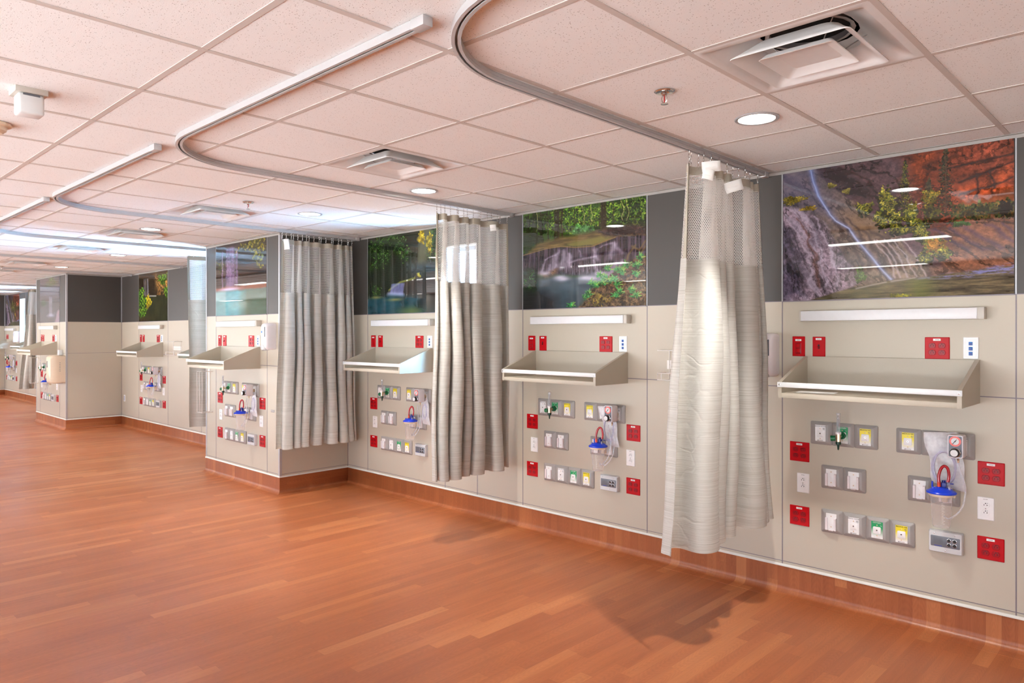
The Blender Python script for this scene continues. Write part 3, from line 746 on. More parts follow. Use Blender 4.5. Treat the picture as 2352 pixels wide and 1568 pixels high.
#PICTURES#
def rock(p, m, ang, fl, fa, lo, hi, fine=0.45):
    """streaked and cracked stone texture inside a mask"""
    d = p.diag(ang, fl, fa); f = p.nz(70, 50, 4, 0.7); r = 1 - np.abs(p.diag(ang + 0.25, fl*2, fa*0.8) - 0.5)*2
    n = np.clip((d - 0.5)*1.7 + 0.5, 0, 1)*0.6 + np.clip((f - 0.5)*2.2 + 0.5, 0, 1)*fine*0.9 + 0.1
    p.shade(m, np.clip(n, 0, 1.2), lo, hi); p.shade(m*(r > 0.93)*1.0, np.zeros_like(n), 0.62, 1)
def canyon(w, h):
    p = Painter(w, h, 5); one = np.ones((h, w)); p.a[:] = (74, 56, 60)
    rock(p, one, 0.5, 4, 14, 0.35, 1.45)
    m = p.poly([(0.60, -0.1), (1.1, -0.1), (1.1, 0.6), (0.70, 0.6), (0.60, 0.25)], 0.05, 0.06); p.blend(m, (112, 54, 38)); rock(p, m, 0.15, 4, 14, 0.35, 1.5)
    for P, c in (([(0.60, 0.0), (0.68, -0.04), (0.66, 0.16), (0.62, 0.22)], (164, 76, 44)), ([(0.80, 0.27), (0.99, 0.17), (1.02, 0.31), (0.80, 0.38)], (170, 74, 38)), ([(0.74, 0.02), (1.02, -0.05), (1.02, 0.08), (0.80, 0.12)], (132, 62, 42))):
        m = p.poly(P, 0.03, 0.06); p.blend(m*0.8, c); rock(p, m, 1.45, 4, 22, 0.4, 1.45)
    for P in ([(0.80, 0.24), (0.90, 0.19), (1.0, 0.15)], [(0.80, 0.32), (0.92, 0.29), (1.0, 0.25)], [(0.72, 0.14), (0.86, 0.12), (1.0, 0.10)], [(0.28, 0.02), (0.42, 0.14), (0.45, 0.24)], [(0.86, 0.2), (0.87, 0.36)], [(0.92, 0.18), (0.93, 0.34)]): p.blend(p.line(P, 0.010, 0.006, 0.03)*0.75, (42, 26, 26))
    m = p.poly([(0.78, 0.38), (1.02, 0.32), (1.02, 0.5), (0.80, 0.50)], 0.03); p.blend(m, (118, 70, 48)); rock(p, m, 0.2, 3, 20, 0.6, 1.35)
    slab = p.poly([(-0.1, -0.05), (0.15, -0.02), (0.26, 0.17), (0.35, 0.28), (0.44, 0.40), (0.47, 0.52), (0.55, 0.58), (0.62, 0.70), (0.68, 0.90), (0.2, 1.02), (-0.1, 1.1)], 0.008, 0.025)
    p.blend(slab, (104, 88, 78)); rock(p, slab, 0.92, 3, 26, 0.5, 1.4)
    p.blend(p.poly([(-0.1, -0.05), (0.16, -0.05), (0.24, 0.20), (0.28, 0.42), (0.1, 0.30), (-0.1, 0.25)], 0.10, 0.05)*0.5, (86, 90, 134))
    m = p.poly([(0.17, -0.02), (0.24, 0.0), (0.36, 0.12), (0.42, 0.22), (0.40, 0.27), (0.30, 0.20), (0.22, 0.10)], 0.02, 0.02); p.blend(m*0.92, (40, 30, 34)); rock(p, m, 0.5, 3, 14, 0.5, 1.5)
    p.blend(p.poly([(0.30, 0.36), (0.42, 0.42), (0.47, 0.55), (0.40, 0.56), (0.33, 0.48)], 0.05, 0.03)*0.6, (140, 106, 70))
    for x in (0.25, 0.29, 0.33, 0.38, 0.42, 0.46): p.blend(p.line([(x, 0.40 + 0.1*(x > 0.35)), (x + 0.05, 0.56), (x + 0.10, 0.80)], 0.007, 0.014, 0.03)*0.6, (52, 40, 38))
    for x in (0.50, 0.53, 0.56, 0.60, 0.48): p.blend(p.line([(x - 0.04, 0.58), (x + 0.02, 0.70), (x + 0.06, 0.86)], 0.004, 0.005, 0.012)*0.7, (178, 160, 164))
    lo = p.poly([(-0.1, 0.25), (0.08, 0.285), (0.165, 0.33), (0.23, 0.46), (0.30, 0.66), (0.376, 0.87), (0.33, 0.93), (0.12, 1.05), (-0.1, 1.1)], 0.01, 0.03)
    p.blend(lo, (120, 104, 116)); rock(p, lo, 1.12, 3, 30, 0.35, 1.4, 0.6)
    p.blend(lo*(p.diag(1.15, 3, 36) > 0.58)*0.5, (176, 164, 184))
    for P in ([(-0.05, 0.34), (0.05, 0.42), (0.09, 0.66), (-0.05, 0.70)], [(-0.05, 0.64), (0.11, 0.70), (0.12, 0.98), (-0.05, 1.05)], [(0.16, 0.40), (0.19, 0.44), (0.2, 0.6), (0.17, 0.56)]):
        m = p.poly(P, 0.04, 0.05); p.blend(m*0.82, (36, 32, 44)); rock(p, m, 1.2, 3, 30, 0.4, 1.8)
    for x in (0.05, 0.09, 0.13, 0.18): p.blend(p.line([(x - 0.02, 0.36), (x + 0.03, 0.50), (x + 0.07, 0.66), (x + 0.09, 0.9)], 0.004, 0.010, 0.03)*0.55, (186, 172, 192) if x != 0.09 else (92, 54, 44))
    rs = p.poly([(0.66, 0.66), (0.70, 0.56), (0.78, 0.52), (1.05, 0.46), (1.05, 0.84), (0.86, 0.87), (0.74, 0.82)], 0.012, 0.025)
    p.blend(rs, (116, 76, 58)); rock(p, rs, 0.55, 3, 24, 0.5, 1.4)
    for x in (0.70, 0.76, 0.82, 0.90, 0.96): p.blend(p.line([(x, 0.54), (x + 0.07, 0.63), (x + 0.14, 0.70)], 0.010, 0.014, 0.03)*0.5, (60, 48, 78))
    m = p.poly([(0.68, 0.80), (0.74, 0.80), (0.86, 0.87), (0.70, 0.90)], 0.02); p.blend(m, (112, 84, 74)); rock(p, m, 0.8, 3, 20, 0.5, 1.4)
    # conifers
    for (cx_, t0, t1, wd, cols) in ((0.575, 0.05, 0.40, 0.040, [(52, 58, 40), (64, 70, 44), (40, 44, 34), (120, 116, 40)]), (0.742, -0.02, 0.44, 0.058, [(54, 56, 40), (70, 70, 46), (38, 42, 32)]), (0.675, 0.20, 0.42, 0.038, [(80, 70, 50), (62, 58, 42)])):
        for i in range(26):
            q = i/25; p.leaves(cx_ + p.g.uniform(-0.004, 0.004), t0 + (t1 - t0)*q, 0.006 + wd*q*(0.75 + 0.35*(i % 2)), 0.018, 46, cols, 0.0032, 0.6)
    p.blend(p.line([(0.742, 0.0), (0.746, 0.44)], 0.0022, 0.0032)*0.8, (84, 56, 44))
    yg = [(158, 148, 48), (126, 130, 44), (178, 166, 70), (98, 110, 40), (64, 76, 34), (52, 60, 30)]
    for cx_, cy_, rx, ry, n in ((0.49, 0.30, 0.030, 0.10, 700), (0.475, 0.42, 0.035, 0.08, 600), (0.53, 0.45, 0.030, 0.08, 600), (0.51, 0.34, 0.040, 0.06, 400), (0.60, 0.42, 0.035, 0.08, 700), (0.63, 0.50, 0.045, 0.05, 600), (0.645, 0.56, 0.035, 0.05, 400), (0.55, 0.52, 0.05, 0.03, 260), (0.40, 0.34, 0.04, 0.05, 300), (0.69, 0.64, 0.05, 0.06, 600), (0.66, 0.72, 0.035, 0.05, 350), (0.73, 0.70, 0.04, 0.05, 350)):
        p.leaves(cx_, cy_ + 0.02, rx*0.95, ry*0.95, n//4, [(38, 44, 26), (50, 58, 30)], 0.007, 0.9); p.leaves(cx_, cy_, rx, ry, n, yg, 0.0042, 0.75)
    p.leaves(0.68, 0.33, 0.035, 0.08, 500, [(176, 130, 46), (150, 140, 52), (110, 110, 44), (70, 70, 36)], 0.0042); p.leaves(0.69, 0.44, 0.05, 0.07, 300, [(50, 50, 30), (84, 84, 36)], 0.005); p.leaves(0.70, 0.65, 0.05, 0.05, 180, [(186, 130, 50)], 0.004)
    for cx_ in (0.80, 0.85, 0.90, 0.95, 0.99): p.leaves(cx_, 0.44, 0.05, 0.06, 420, [(74, 84, 44), (98, 96, 48), (120, 90, 48), (44, 50, 32), (60, 70, 36)], 0.0045)
    p.leaves(0.97, 0.44, 0.03, 0.05, 160, [(30, 32, 30)], 0.005); p.leaves(0.80, 0.52, 0.04, 0.02, 120, [(60, 96, 44)], 0.004)
    p.leaves(0.05, 0.215, 0.07, 0.035, 700, [(150, 130, 40), (122, 110, 38), (176, 152, 48), (96, 92, 36)], 0.0042, 0.6); p.leaves(0.13, 0.295, 0.045, 0.018, 260, [(178, 148, 46), (150, 126, 40)], 0.0036, 0.6)
    p.leaves(0.38, 0.83, 0.024, 0.06, 420, [(62, 100, 40), (92, 124, 50), (44, 70, 32)], 0.0042); p.leaves(0.245, 0.145, 0.022, 0.018, 120, [(130, 120, 50)], 0.004); p.leaves(0.315, 0.20, 0.02, 0.02, 90, [(130, 120, 50)], 0.004)
    W_ = [(0.14, -0.02), (0.155, 0.09), (0.18, 0.206), (0.21, 0.287), (0.24, 0.363), (0.264, 0.41), (0.328, 0.479), (0.357, 0.55), (0.38, 0.60), (0.425, 0.69), (0.473, 0.788), (0.517, 0.87)]
    p.blend(p.line(W_, 0.010, 0.014, 0.004)*0.5, (104, 118, 184)); p.blend(p.line(W_, 0.0028, 0.0055, 0.003)*0.75, (176, 190, 228)); p.blend(p.line(W_[:4], 0.02, 0.006, 0.004)*0.35, (130, 150, 214))
    wa = p.poly([(0.14, 1.0), (0.33, 0.925), (0.517, 0.878), (0.69, 0.862), (1.05, 0.81), (1.05, 1.1), (0.1, 1.1)], 0.005, 0.008)
    p.blend(wa, (86, 76, 56)); p.shade(wa, np.clip((p.nz(10, 90, 5, 0.65) - 0.5)*2 + 0.5, 0, 1), 0.5, 1.5)
    p.blend(wa*np.exp(-((p.S - 0.64)/0.06)**2)*0.55, (98, 112, 36)); p.blend(wa*np.exp(-((p.S - 0.40)/0.12)**2)*0.4, (96, 102, 66))
    rap = p.poly([(0.62, 0.875), (0.8, 0.845), (1.05, 0.795), (1.05, 0.87), (0.8, 0.885)], 0.012, 0.01); p.blend(rap*np.clip((p.nz(24, 110, 4, 0.7) - 0.42)*5, 0, 1)*0.9, (132, 130, 190))
    for P in ([(0.52, 0.885), (0.62, 0.868)], [(0.36, 0.925), (0.5, 0.888)]): p.blend(p.line(P, 0.006, 0.005, 0.01)*0.6, (186, 170, 176))
    p.leaves(0.55, 0.985, 0.05, 0.018, 160, [(172, 162, 44), (120, 130, 40)], 0.0042, 0.5)
    return p.a
def cascade(w, h):
    p = Painter(w, h, 9); one = np.ones((h, w)); p.a[:] = (44, 66, 26); p.shade(one, p.nz(16, 10), 0.3, 1.7)
    gr = [(86, 134, 34), (60, 104, 30), (118, 156, 44), (34, 58, 22), (146, 172, 62), (40, 74, 28)]
    for cx_ in np.linspace(0.28, 0.97, 10): p.leaves(cx_, 0.12, 0.09, 0.15, 420, gr, 0.0062, 0.7)
    p.leaves(0.52, 0.24, 0.10, 0.06, 420, [(70, 124, 50), (60, 110, 52), (96, 150, 84)], 0.007); p.leaves(0.12, 0.15, 0.14, 0.18, 700, [(36, 54, 24), (26, 38, 22), (58, 80, 32)], 0.0065)
    p.leaves(0.90, 0.18, 0.12, 0.20, 800, [(52, 84, 28), (36, 60, 24), (82, 108, 34), (26, 40, 20)], 0.007)
    for x, wd, y1 in ((0.31, 0.016, 0.33), (0.290, 0.010, 0.34), (0.345, 0.010, 0.32), (0.675, 0.020, 0.28), (0.698, 0.012, 0.28), (0.10, 0.006, 0.30), (0.16, 0.006, 0.30), (0.05, 0.005, 0.35), (0.22, 0.005, 0.3), (0.76, 0.004, 0.2), (0.45, 0.003, 0.2)):
        m = p.line([(x, -0.05), (x + 0.006, y1)], wd*0.7, wd, 0.01); p.blend(m*0.95, (46, 34, 24)); p.shade(m, p.diag(PI/2, 4, 60), 0.5, 1.5)
    for x in (0.52, 0.58, 0.82, 0.86, 0.12): p.blend(p.line([(x, 0.0), (x + 0.02, 0.12), (x + 0.01, 0.2)], 0.0025, 0.002, 0.02)*0.7, (190, 176, 120))
    m = p.poly([(0.12, 0.32), (0.35, 0.29), (0.65, 0.26), (1.05, 0.30), (1.05, 0.40), (0.4, 0.39), (0.05, 0.40)], 0.02, 0.02); p.blend(m, (110, 92, 52)); p.shade(m, p.nz(10, 50), 0.5, 1.35)
    p.blend(p.poly([(0.40, 0.36), (0.72, 0.315), (0.76, 0.355), (0.6, 0.40), (0.42, 0.395)], 0.012, 0.008), (112, 106, 54)); m = p.poly([(0.64, 0.26), (0.8, 0.24), (1.05, 0.28), (1.05, 0.36), (0.7, 0.33)], 0.02, 0.03); p.blend(m, (62, 46, 42)); rock(p, m, 0.1, 4, 20, 0.4, 1.6)
    ter = p.poly([(-0.05, 0.43), (0.2, 0.385), (0.42, 0.39), (0.62, 0.405), (0.78, 0.345), (1.05, 0.36), (1.05, 0.75), (-0.05, 0.62)], 0.008, 0.012)
    p.blend(ter, (50, 42, 50)); p.shade(ter, np.clip((p.diag(PI/2, 5, 110) - 0.5)*2 + 0.5, 0, 1), 0.3, 1.8)
    p.blend(p.line([(-0.02, 0.435), (0.2, 0.388), (0.34, 0.378), (0.46, 0.405), (0.6, 0.41), (0.78, 0.348)], 0.005, 0.006)*0.9, (132, 108, 62))
    vi = (176, 162, 186); strand = np.clip((p.diag(PI/2, 3, 130) - 0.35)*2.2, 0.5, 1)
    for x0_, y0_, x1_, y1_, wd in ((0.32, 0.42, 0.27, 0.62, 0.020), (0.365, 0.42, 0.355, 0.60, 0.026), (0.41, 0.46, 0.42, 0.58, 0.020), (0.20, 0.50, 0.17, 0.62, 0.014), (0.20, 0.50, 0.30, 0.46, 0.010), (0.63, 0.44, 0.64, 0.55, 0.018), (0.76, 0.40, 0.74, 0.54, 0.026), (0.79, 0.42, 0.82, 0.50, 0.018), (0.66, 0.43, 0.75, 0.40, 0.010), (0.42, 0.55, 0.64, 0.51, 0.012), (0.78, 0.60, 0.74, 0.75, 0.034), (0.84, 0.57, 0.80, 0.66, 0.022), (0.62, 0.55, 0.66, 0.70, 0.018), (0.24, 0.56, 0.24, 0.64, 0.02), (0.5, 0.44, 0.5, 0.5, 0.012)):
        p.blend(p.line([(x0_, y0_), (x0_*0.7 + x1_*0.3, y0_*0.5 + y1_*0.5), (x1_, y1_)], wd*0.7, wd, 0.02)*0.9*strand, vi)
    for x in np.linspace(0.36, 0.64, 30): p.blend(p.line([(x, p.g.uniform(0.55, 0.59)), (x + p.g.uniform(-0.004, 0.004), p.g.uniform(0.62, 0.68))], 0.002, p.g.uniform(0.002, 0.006), 0.006)*p.g.uniform(0.1, 0.6), (180, 170, 190))
    for x in np.linspace(0.42, 0.62, 22): p.blend(p.line([(x, 0.415), (x, 0.50)], 0.0016, 0.002, 0.004)*0.4, (150, 142, 160))
    for x0_, y0_, x1_, y1_, wd in ((0.31, 0.45, 0.25, 0.60, 0.03), (0.36, 0.44, 0.34, 0.58, 0.035), (0.41, 0.47, 0.40, 0.57, 0.03), (0.77, 0.41, 0.74, 0.50, 0.03), (0.62, 0.45, 0.63, 0.52, 0.025), (0.19, 0.55, 0.16, 0.63, 0.03), (0.76, 0.62, 0.73, 0.73, 0.04)):
        p.blend(p.line([(x0_, y0_), (x1_, y1_)], wd*0.6, wd, 0.03)*0.55*strand, (212, 200, 220))
    m = p.poly([(0.16, 0.64), (0.30, 0.61), (0.30, 0.67), (0.20, 0.69)], 0.02); p.blend(m, (108, 76, 46)); rock(p, m, 0.3, 4, 14, 0.5, 1.4)
    wa = p.poly([(-0.05, 0.66), (0.2, 0.68), (0.35, 0.66), (0.6, 0.69), (0.68, 0.72), (0.60, 0.85), (0.52, 0.98), (0.45, 1.1), (-0.05, 1.1)], 0.04, 0.02); p.blend(wa, (66, 82, 92)); p.shade(wa, p.nz(5, 9, 3), 0.75, 1.2)
    for x, y in ((0.33, 0.69), (0.36, 0.71), (0.54, 0.71), (0.60, 0.72), (0.20, 0.64), (0.04, 0.62), (0.66, 0.68), (0.74, 0.72), (0.70, 0.75)): p.blend(np.exp(-(((p.S - x)/0.055)**2 + ((p.T - y)/0.022)**2))*0.8, (200, 192, 214))
    m = p.poly([(-0.05, 0.58), (0.12, 0.58), (0.14, 0.75), (0.10, 1.05), (-0.05, 1.05)], 0.03, 0.03); p.blend(m*0.85, (32, 48, 38)); p.leaves(0.06, 0.72, 0.07, 0.14, 420, [(34, 62, 36), (26, 46, 32), (50, 86, 42)], 0.007)
    p.blend(p.poly([(-0.05, 0.82), (0.2, 0.82), (0.3, 0.90), (0.3, 1.1), (-0.05, 1.1)], 0.05, 0.03)*0.75, (30, 28, 32))
    bank = p.poly([(0.42, 1.05), (0.54, 0.96), (0.60, 0.82), (0.74, 0.70), (0.90, 0.58), (1.05, 0.50), (1.05, 1.1)], 0.012, 0.03); p.blend(bank, (76, 60, 42)); p.shade(bank, np.clip((p.nz(60, 50, 4, 0.7) - 0.5)*2 + 0.5, 0, 1), 0.35, 1.7)
    p.leaves(0.66, 0.92, 0.12, 0.07, 420, [(134, 112, 48), (100, 80, 46), (60, 46, 34), (150, 132, 60)], 0.008)
    for _ in range(60):
        x, y, a = p.g.uniform(0.6, 1), p.g.uniform(0.72, 1), p.g.uniform(0, PI); p.blend(p.line([(x, y), (x + 0.05*math.cos(a), y + 0.05*math.sin(a))], 0.0025, 0.002)*bank*0.7, (140, 112, 78) if p.g.random() < 0.5 else (40, 30, 24))
    for P in ([(0.93, 0.44), (0.88, 0.52), (0.82, 0.66)], [(1.0, 0.41), (0.95, 0.49), (0.90, 0.45)], [(1.0, 0.46), (0.93, 0.58)]): p.blend(p.line(P, 0.007, 0.010, 0.01)*0.9, (100, 84, 56))
    for cx_, cy_ in ((0.80, 0.66), (0.86, 0.62), (0.72, 0.64), (0.66, 0.70), (0.59, 0.77), (0.63, 0.79), (0.74, 0.76), (0.79, 0.79), (0.77, 0.74), (0.94, 0.63), (0.93, 0.71), (0.90, 0.85), (0.78, 0.90), (0.55, 0.90), (0.57, 0.87), (0.43, 0.975), (0.96, 0.56), (0.70, 0.73), (0.83, 0.68), (0.68, 0.77), (0.81, 0.86), (0.93, 0.91)):
        for k in range(6):
            a = -PI/2 + (k - 2.5)*0.62 + p.g.uniform(-0.25, 0.25); L_ = 0.042*p.g.uniform(0.6, 1.15); c = (50 + 18*k, 140 + 8*k, 66 + 4*k)
            p.blend(p.line([(cx_, cy_), (cx_ + L_*0.5*math.cos(a), cy_ + L_*0.5*math.sin(a)*1.4), (cx_ + L_*math.cos(a), cy_ + L_*math.sin(a)*1.2)], 0.008, 0.003, 0.0)*1.2, c)
        p.leaves(cx_, cy_, 0.03, 0.03, 26, [(60, 150, 76), (44, 116, 56)], 0.007, 0.6)
    return p.a
def bluepool(w, h):
    p = Painter(w, h, 13); p.ls = 0.55; p.lc = 3.0; p.a[:] = (26, 34, 22); p.shade(np.ones((h, w)), p.diag(PI/2, 4, 40), 0.4, 1.5)
    gr = [(50, 84, 34), (36, 62, 28), (70, 104, 40), (24, 40, 22)]
    for cx_, cy_, rx, ry, n in ((0.12, 0.14, 0.16, 0.16, 420), (0.22, 0.28, 0.14, 0.10, 240), (0.10, 0.38, 0.12, 0.07, 150), (0.42, 0.12, 0.10, 0.16, 260), (0.50, 0.26, 0.10, 0.12, 220), (0.30, 0.06, 0.14, 0.08, 200), (0.86, 0.2, 0.10, 0.24, 380), (0.12, 0.7, 0.08, 0.1, 100)): p.leaves(cx_, cy_, rx, ry, n, gr, 0.012, 0.7)
    m = p.poly([(0.72, -0.05), (0.86, -0.05), (0.80, 0.42), (0.62, 0.44)], 0.05, 0.02); p.blend(m*0.6, (128, 126, 100))
    p.leaves(0.72, 0.08, 0.05, 0.09, 110, [(220, 190, 40), (180, 160, 40)], 0.011); p.leaves(0.82, 0.16, 0.04, 0.14, 120, [(200, 176, 50), (150, 140, 50)], 0.010); p.leaves(0.68, 0.55, 0.04, 0.04, 60, [(190, 180, 50)], 0.010)
    p.blend(p.line([(0.66, -0.02), (0.66, 0.56)], 0.016, 0.02)*0.9, (40, 38, 26)); p.blend(p.poly([(0.55, 0.40), (0.98, 0.38), (1.02, 0.48), (0.6, 0.52)], 0.04)*0.6, (52, 66, 74))
    rk = p.poly([(0.24, 0.76), (0.34, 0.66), (0.5, 0.60), (0.66, 0.57), (0.8, 0.60), (1.05, 0.58), (1.05, 0.84), (0.5, 0.86)], 0.015, 0.03); p.blend(rk, (40, 34, 28)); p.shade(rk, p.nz(14, 14), 0.4, 1.6)
    p.blend(p.line([(0.30, 0.70), (0.45, 0.61), (0.64, 0.575)], 0.012, 0.015)*0.8, (126, 130, 56))
    for x in np.linspace(0.34, 0.50, 12): p.blend(p.line([(x, 0.63), (x - 0.02, 0.76)], 0.010, 0.012)*0.55, (128, 136, 196))
    p.blend(p.line([(0.30, 0.755), (0.48, 0.775)], 0.03, 0.03)*0.8, (170, 180, 220))
    wa = p.poly([(-0.05, 0.80), (0.3, 0.76), (0.5, 0.79), (1.05, 0.80), (1.05, 1.1), (-0.05, 1.1)], 0.03, 0.01); p.blend(wa, (30, 66, 76)); p.shade(wa, p.nz(6, 12, 4), 0.65, 1.3)
    p.blend(p.poly([(0.68, 0.60), (1.05, 0.60), (1.05, 0.98), (0.66, 0.95)], 0.06, 0.03)*0.75, (16, 18, 20))
    for x, y, a_ in ((0.12, 0.785, 0.08), (0.38, 0.825, 0.10)): p.blend(np.exp(-(((p.S - x)/a_)**2 + ((p.T - y)/0.018)**2))*0.8, (136, 132, 76))
    p.blend(np.exp(-(((p.S - 0.6)/0.16)**2 + ((p.T - 0.98)/0.06)**2))*0.6, (110, 122, 50))
    return p.a
def violetfall(w, h):
    p = Painter(w, h, 17); p.ls = 0.6; p.lc = 2.2; p.a[:] = (40, 34, 30); p.shade(np.ones((h, w)), p.nz(8, 16), 0.4, 1.8)
    p.leaves(0.75, 0.08, 0.3, 0.10, 500, [(120, 110, 30), (80, 84, 26), (50, 54, 24)], 0.014, 1.3); p.leaves(0.86, 0.24, 0.12, 0.16, 200, [(120, 112, 34), (70, 80, 30)], 0.014, 1.3); p.leaves(0.1, 0.3, 0.08, 0.1, 60, [(80, 90, 40)], 0.012)
    for x, wd, y0_ in ((0.14, 0.02, 0.1), (0.24, 0.05, 0.08), (0.30, 0.05, 0.08), (0.36, 0.06, 0.08), (0.44, 0.03, 0.10)): p.blend(p.line([(x, y0_), (x, 0.62)], wd*0.7, wd, 0.01)*0.55, (150, 126, 176))
    rock(p, np.clip(1 - np.abs(p.T - 0.3)/0.33, 0, 1), 0.1, 4, 14, 0.5, 1.6)
    p.blend(p.poly([(-0.05, 0.62), (0.3, 0.60), (0.6, 0.60), (1.05, 0.58), (1.05, 0.68), (-0.05, 0.68)], 0.02, 0.03)*0.8, (140, 74, 44)); p.blend(np.exp(-(((p.S - 0.28)/0.22)**2 + ((p.T - 0.635)/0.025)**2)), (206, 190, 226))
    wa = p.poly([(-0.05, 0.655), (1.05, 0.66), (1.05, 1.1), (-0.05, 1.1)], 0.02, 0.01); p.blend(wa, (84, 150, 160)); p.shade(wa, p.nz(5, 12, 4), 0.75, 1.2); p.blend(wa*np.clip((p.S - 0.45)/0.2, 0, 1)*0.7, (76, 78, 52)); p.blend(wa*np.clip((0.24 - p.S)/0.05, 0, 1)*0.5, (170, 176, 168))
    return p.a
def pond(w, h):
    p = Painter(w, h, 23); p.ls = 0.6; p.lc = 2.2; p.a[:] = (44, 34, 22); p.shade(np.ones((h, w)), p.nz(10, 10), 0.4, 1.8)
    p.blend(p.poly([(0.55, 0.05), (1.05, 0.1), (1.05, 0.5), (0.7, 0.46)], 0.08, 0.06)*0.9, (150, 112, 62)); p.shade(np.ones((h, w)), p.nz(14, 12), 0.5, 1.5)
    rock(p, np.ones((h, w)), 0.6, 4, 12, 0.45, 1.6)
    for x in (0.20, 0.25, 0.31, 0.34): p.blend(p.line([(x, 0.12), (x + 0.01, 0.46)], 0.012, 0.02)*0.7, (160, 156, 170))
    wa = p.poly([(0.3, 0.47), (1.05, 0.5), (1.05, 1.1), (-0.05, 1.1), (0.3, 0.8)], 0.02, 0.02); p.blend(wa, (52, 54, 32)); p.shade(wa, p.diag(PI/2, 4, 18), 0.5, 1.4); p.blend(p.line([(0.36, 0.475), (0.62, 0.49)], 0.012, 0.012)*0.8, (196, 196, 200))
    for cx_, cy_, rx, ry, n in ((0.1, 0.40, 0.12, 0.12, 420), (0.15, 0.60, 0.20, 0.18, 800), (0.12, 0.82, 0.18, 0.14, 420), (0.84, 0.16, 0.16, 0.12, 360), (0.95, 0.42, 0.08, 0.12, 140)): p.leaves(cx_, cy_, rx, ry, n, [(70, 120, 30), (100, 150, 40), (40, 80, 26), (130, 160, 50)], 0.016)
    p.leaves(0.36, 0.6, 0.10, 0.14, 260, [(214, 190, 40), (180, 160, 40)], 0.016); p.leaves(0.2, 0.95, 0.2, 0.06, 150, [(90, 70, 40), (60, 50, 32)], 0.016)
    return p.a
def greyfall(w, h):
    p = Painter(w, h, 29); p.a[:] = (92, 92, 98); p.shade(np.ones((h, w)), p.nz(5, 8), 0.75, 1.25)
    p.leaves(0.6, 0.12, 0.3, 0.1, 260, [(96, 116, 78), (110, 126, 90)], 0.016); p.leaves(0.2, 0.55, 0.15, 0.08, 100, [(80, 106, 84)], 0.016)
    for x in (0.50, 0.54, 0.58, 0.62): p.blend(p.line([(x, 0.44), (x, 0.82)], 0.02, 0.03)*0.55, (150, 146, 160))
    p.blend(np.exp(-(((p.S - 0.58)/0.2)**2 + ((p.T - 0.85)/0.04)**2))*0.8, (178, 174, 196)); p.blend(p.poly([(0.75, 1.05), (0.9, 0.78), (1.05, 0.72), (1.05, 1.1)], 0.03), (150, 132, 146))
    return p.a
PM = paint_mat('acrylic_print')
def picture(x0, x1, y, arr, label):
    hgt, wid, _ = arr.shape
    z0, z1 = ZG + 0.002, CEIL - 0.02
    r = thing('wall_picture', label, 'picture', (x0, y, z0), 'landscape pictures above the bays')
    me = bpy.data.meshes.new('print'); w = x1 - x0
    xs = np.linspace(0.004, w - 0.004, wid); zs = np.linspace(z1 - z0, 0.0, hgt)
    X, Z = np.meshgrid(xs, zs); V = np.stack([X, np.full_like(X, -0.006), Z], -1).reshape(-1, 3)
    i = np.arange((hgt - 1)*(wid - 1)); rr, cc = i//(wid - 1), i % (wid - 1); a = rr*wid + cc
    F = np.stack([a, a + wid, a + wid + 1, a + 1], -1)
    me.vertices.add(len(V)); me.vertices.foreach_set('co', V.ravel()); me.loops.add(F.size); me.loops.foreach_set('vertex_index', F.ravel().astype(np.int32))
    me.polygons.add(len(F)); me.polygons.foreach_set('loop_start', np.arange(0, F.size, 4, dtype=np.int32)); me.update(calc_edges=True)
    v = np.clip(arr, 0, 255)/255.0; v = np.where(v <= 0.04045, v/12.92, ((v + 0.055)/1.055)**2.4)
    ca = me.color_attributes.new('print', 'FLOAT_COLOR', 'POINT'); ca.data.foreach_set('color', np.concatenate([v.reshape(-1, 3), np.ones((hgt*wid, 1))], 1).astype(np.float32).ravel())
    me.materials.append(PM); o = bpy.data.objects.new('print', me); COL.objects.link(o); o.parent = r
    b = MB(); b.box(0.003, w - 0.003, -0.0055, 0.0, -0.001, z1 - z0); b.build('backing_sheet', 'grey', r, smooth=False)
    b = MB(); b.box(0.0, w, -0.0075, 0.0, -0.006, 0.0); b.build('bottom_rail', 'seam', r, smooth=False)
    return r
picture(-1.886, -0.697, 0, canyon(580, 377), 'picture of red canyon cliffs with thin waterfall, largest and nearest')
picture(-4.072, -2.873, 0, cascade(420, 273), 'picture of forest cascade with bright green leaves')
picture(-6.266, -5.054, 0, bluepool(300, 195), 'picture of dark forest with small fall and blue pool')
picture(-8.071, -6.894, P1, violetfall(200, 138), 'picture of tall violet waterfall and turquoise pool on near pier')
picture(-12.78, -11.555, 0, pond(180, 118), 'picture of garden pond with yellow flowers and rocks')
picture(-15.18, -13.966, P2, greyfall(100, 66), 'picture of pale grey waterfall on the far pier')
picture(-22.085, -20.715, 0, canyon(130, 84), 'farthest picture, small dim red canyon at left edge')

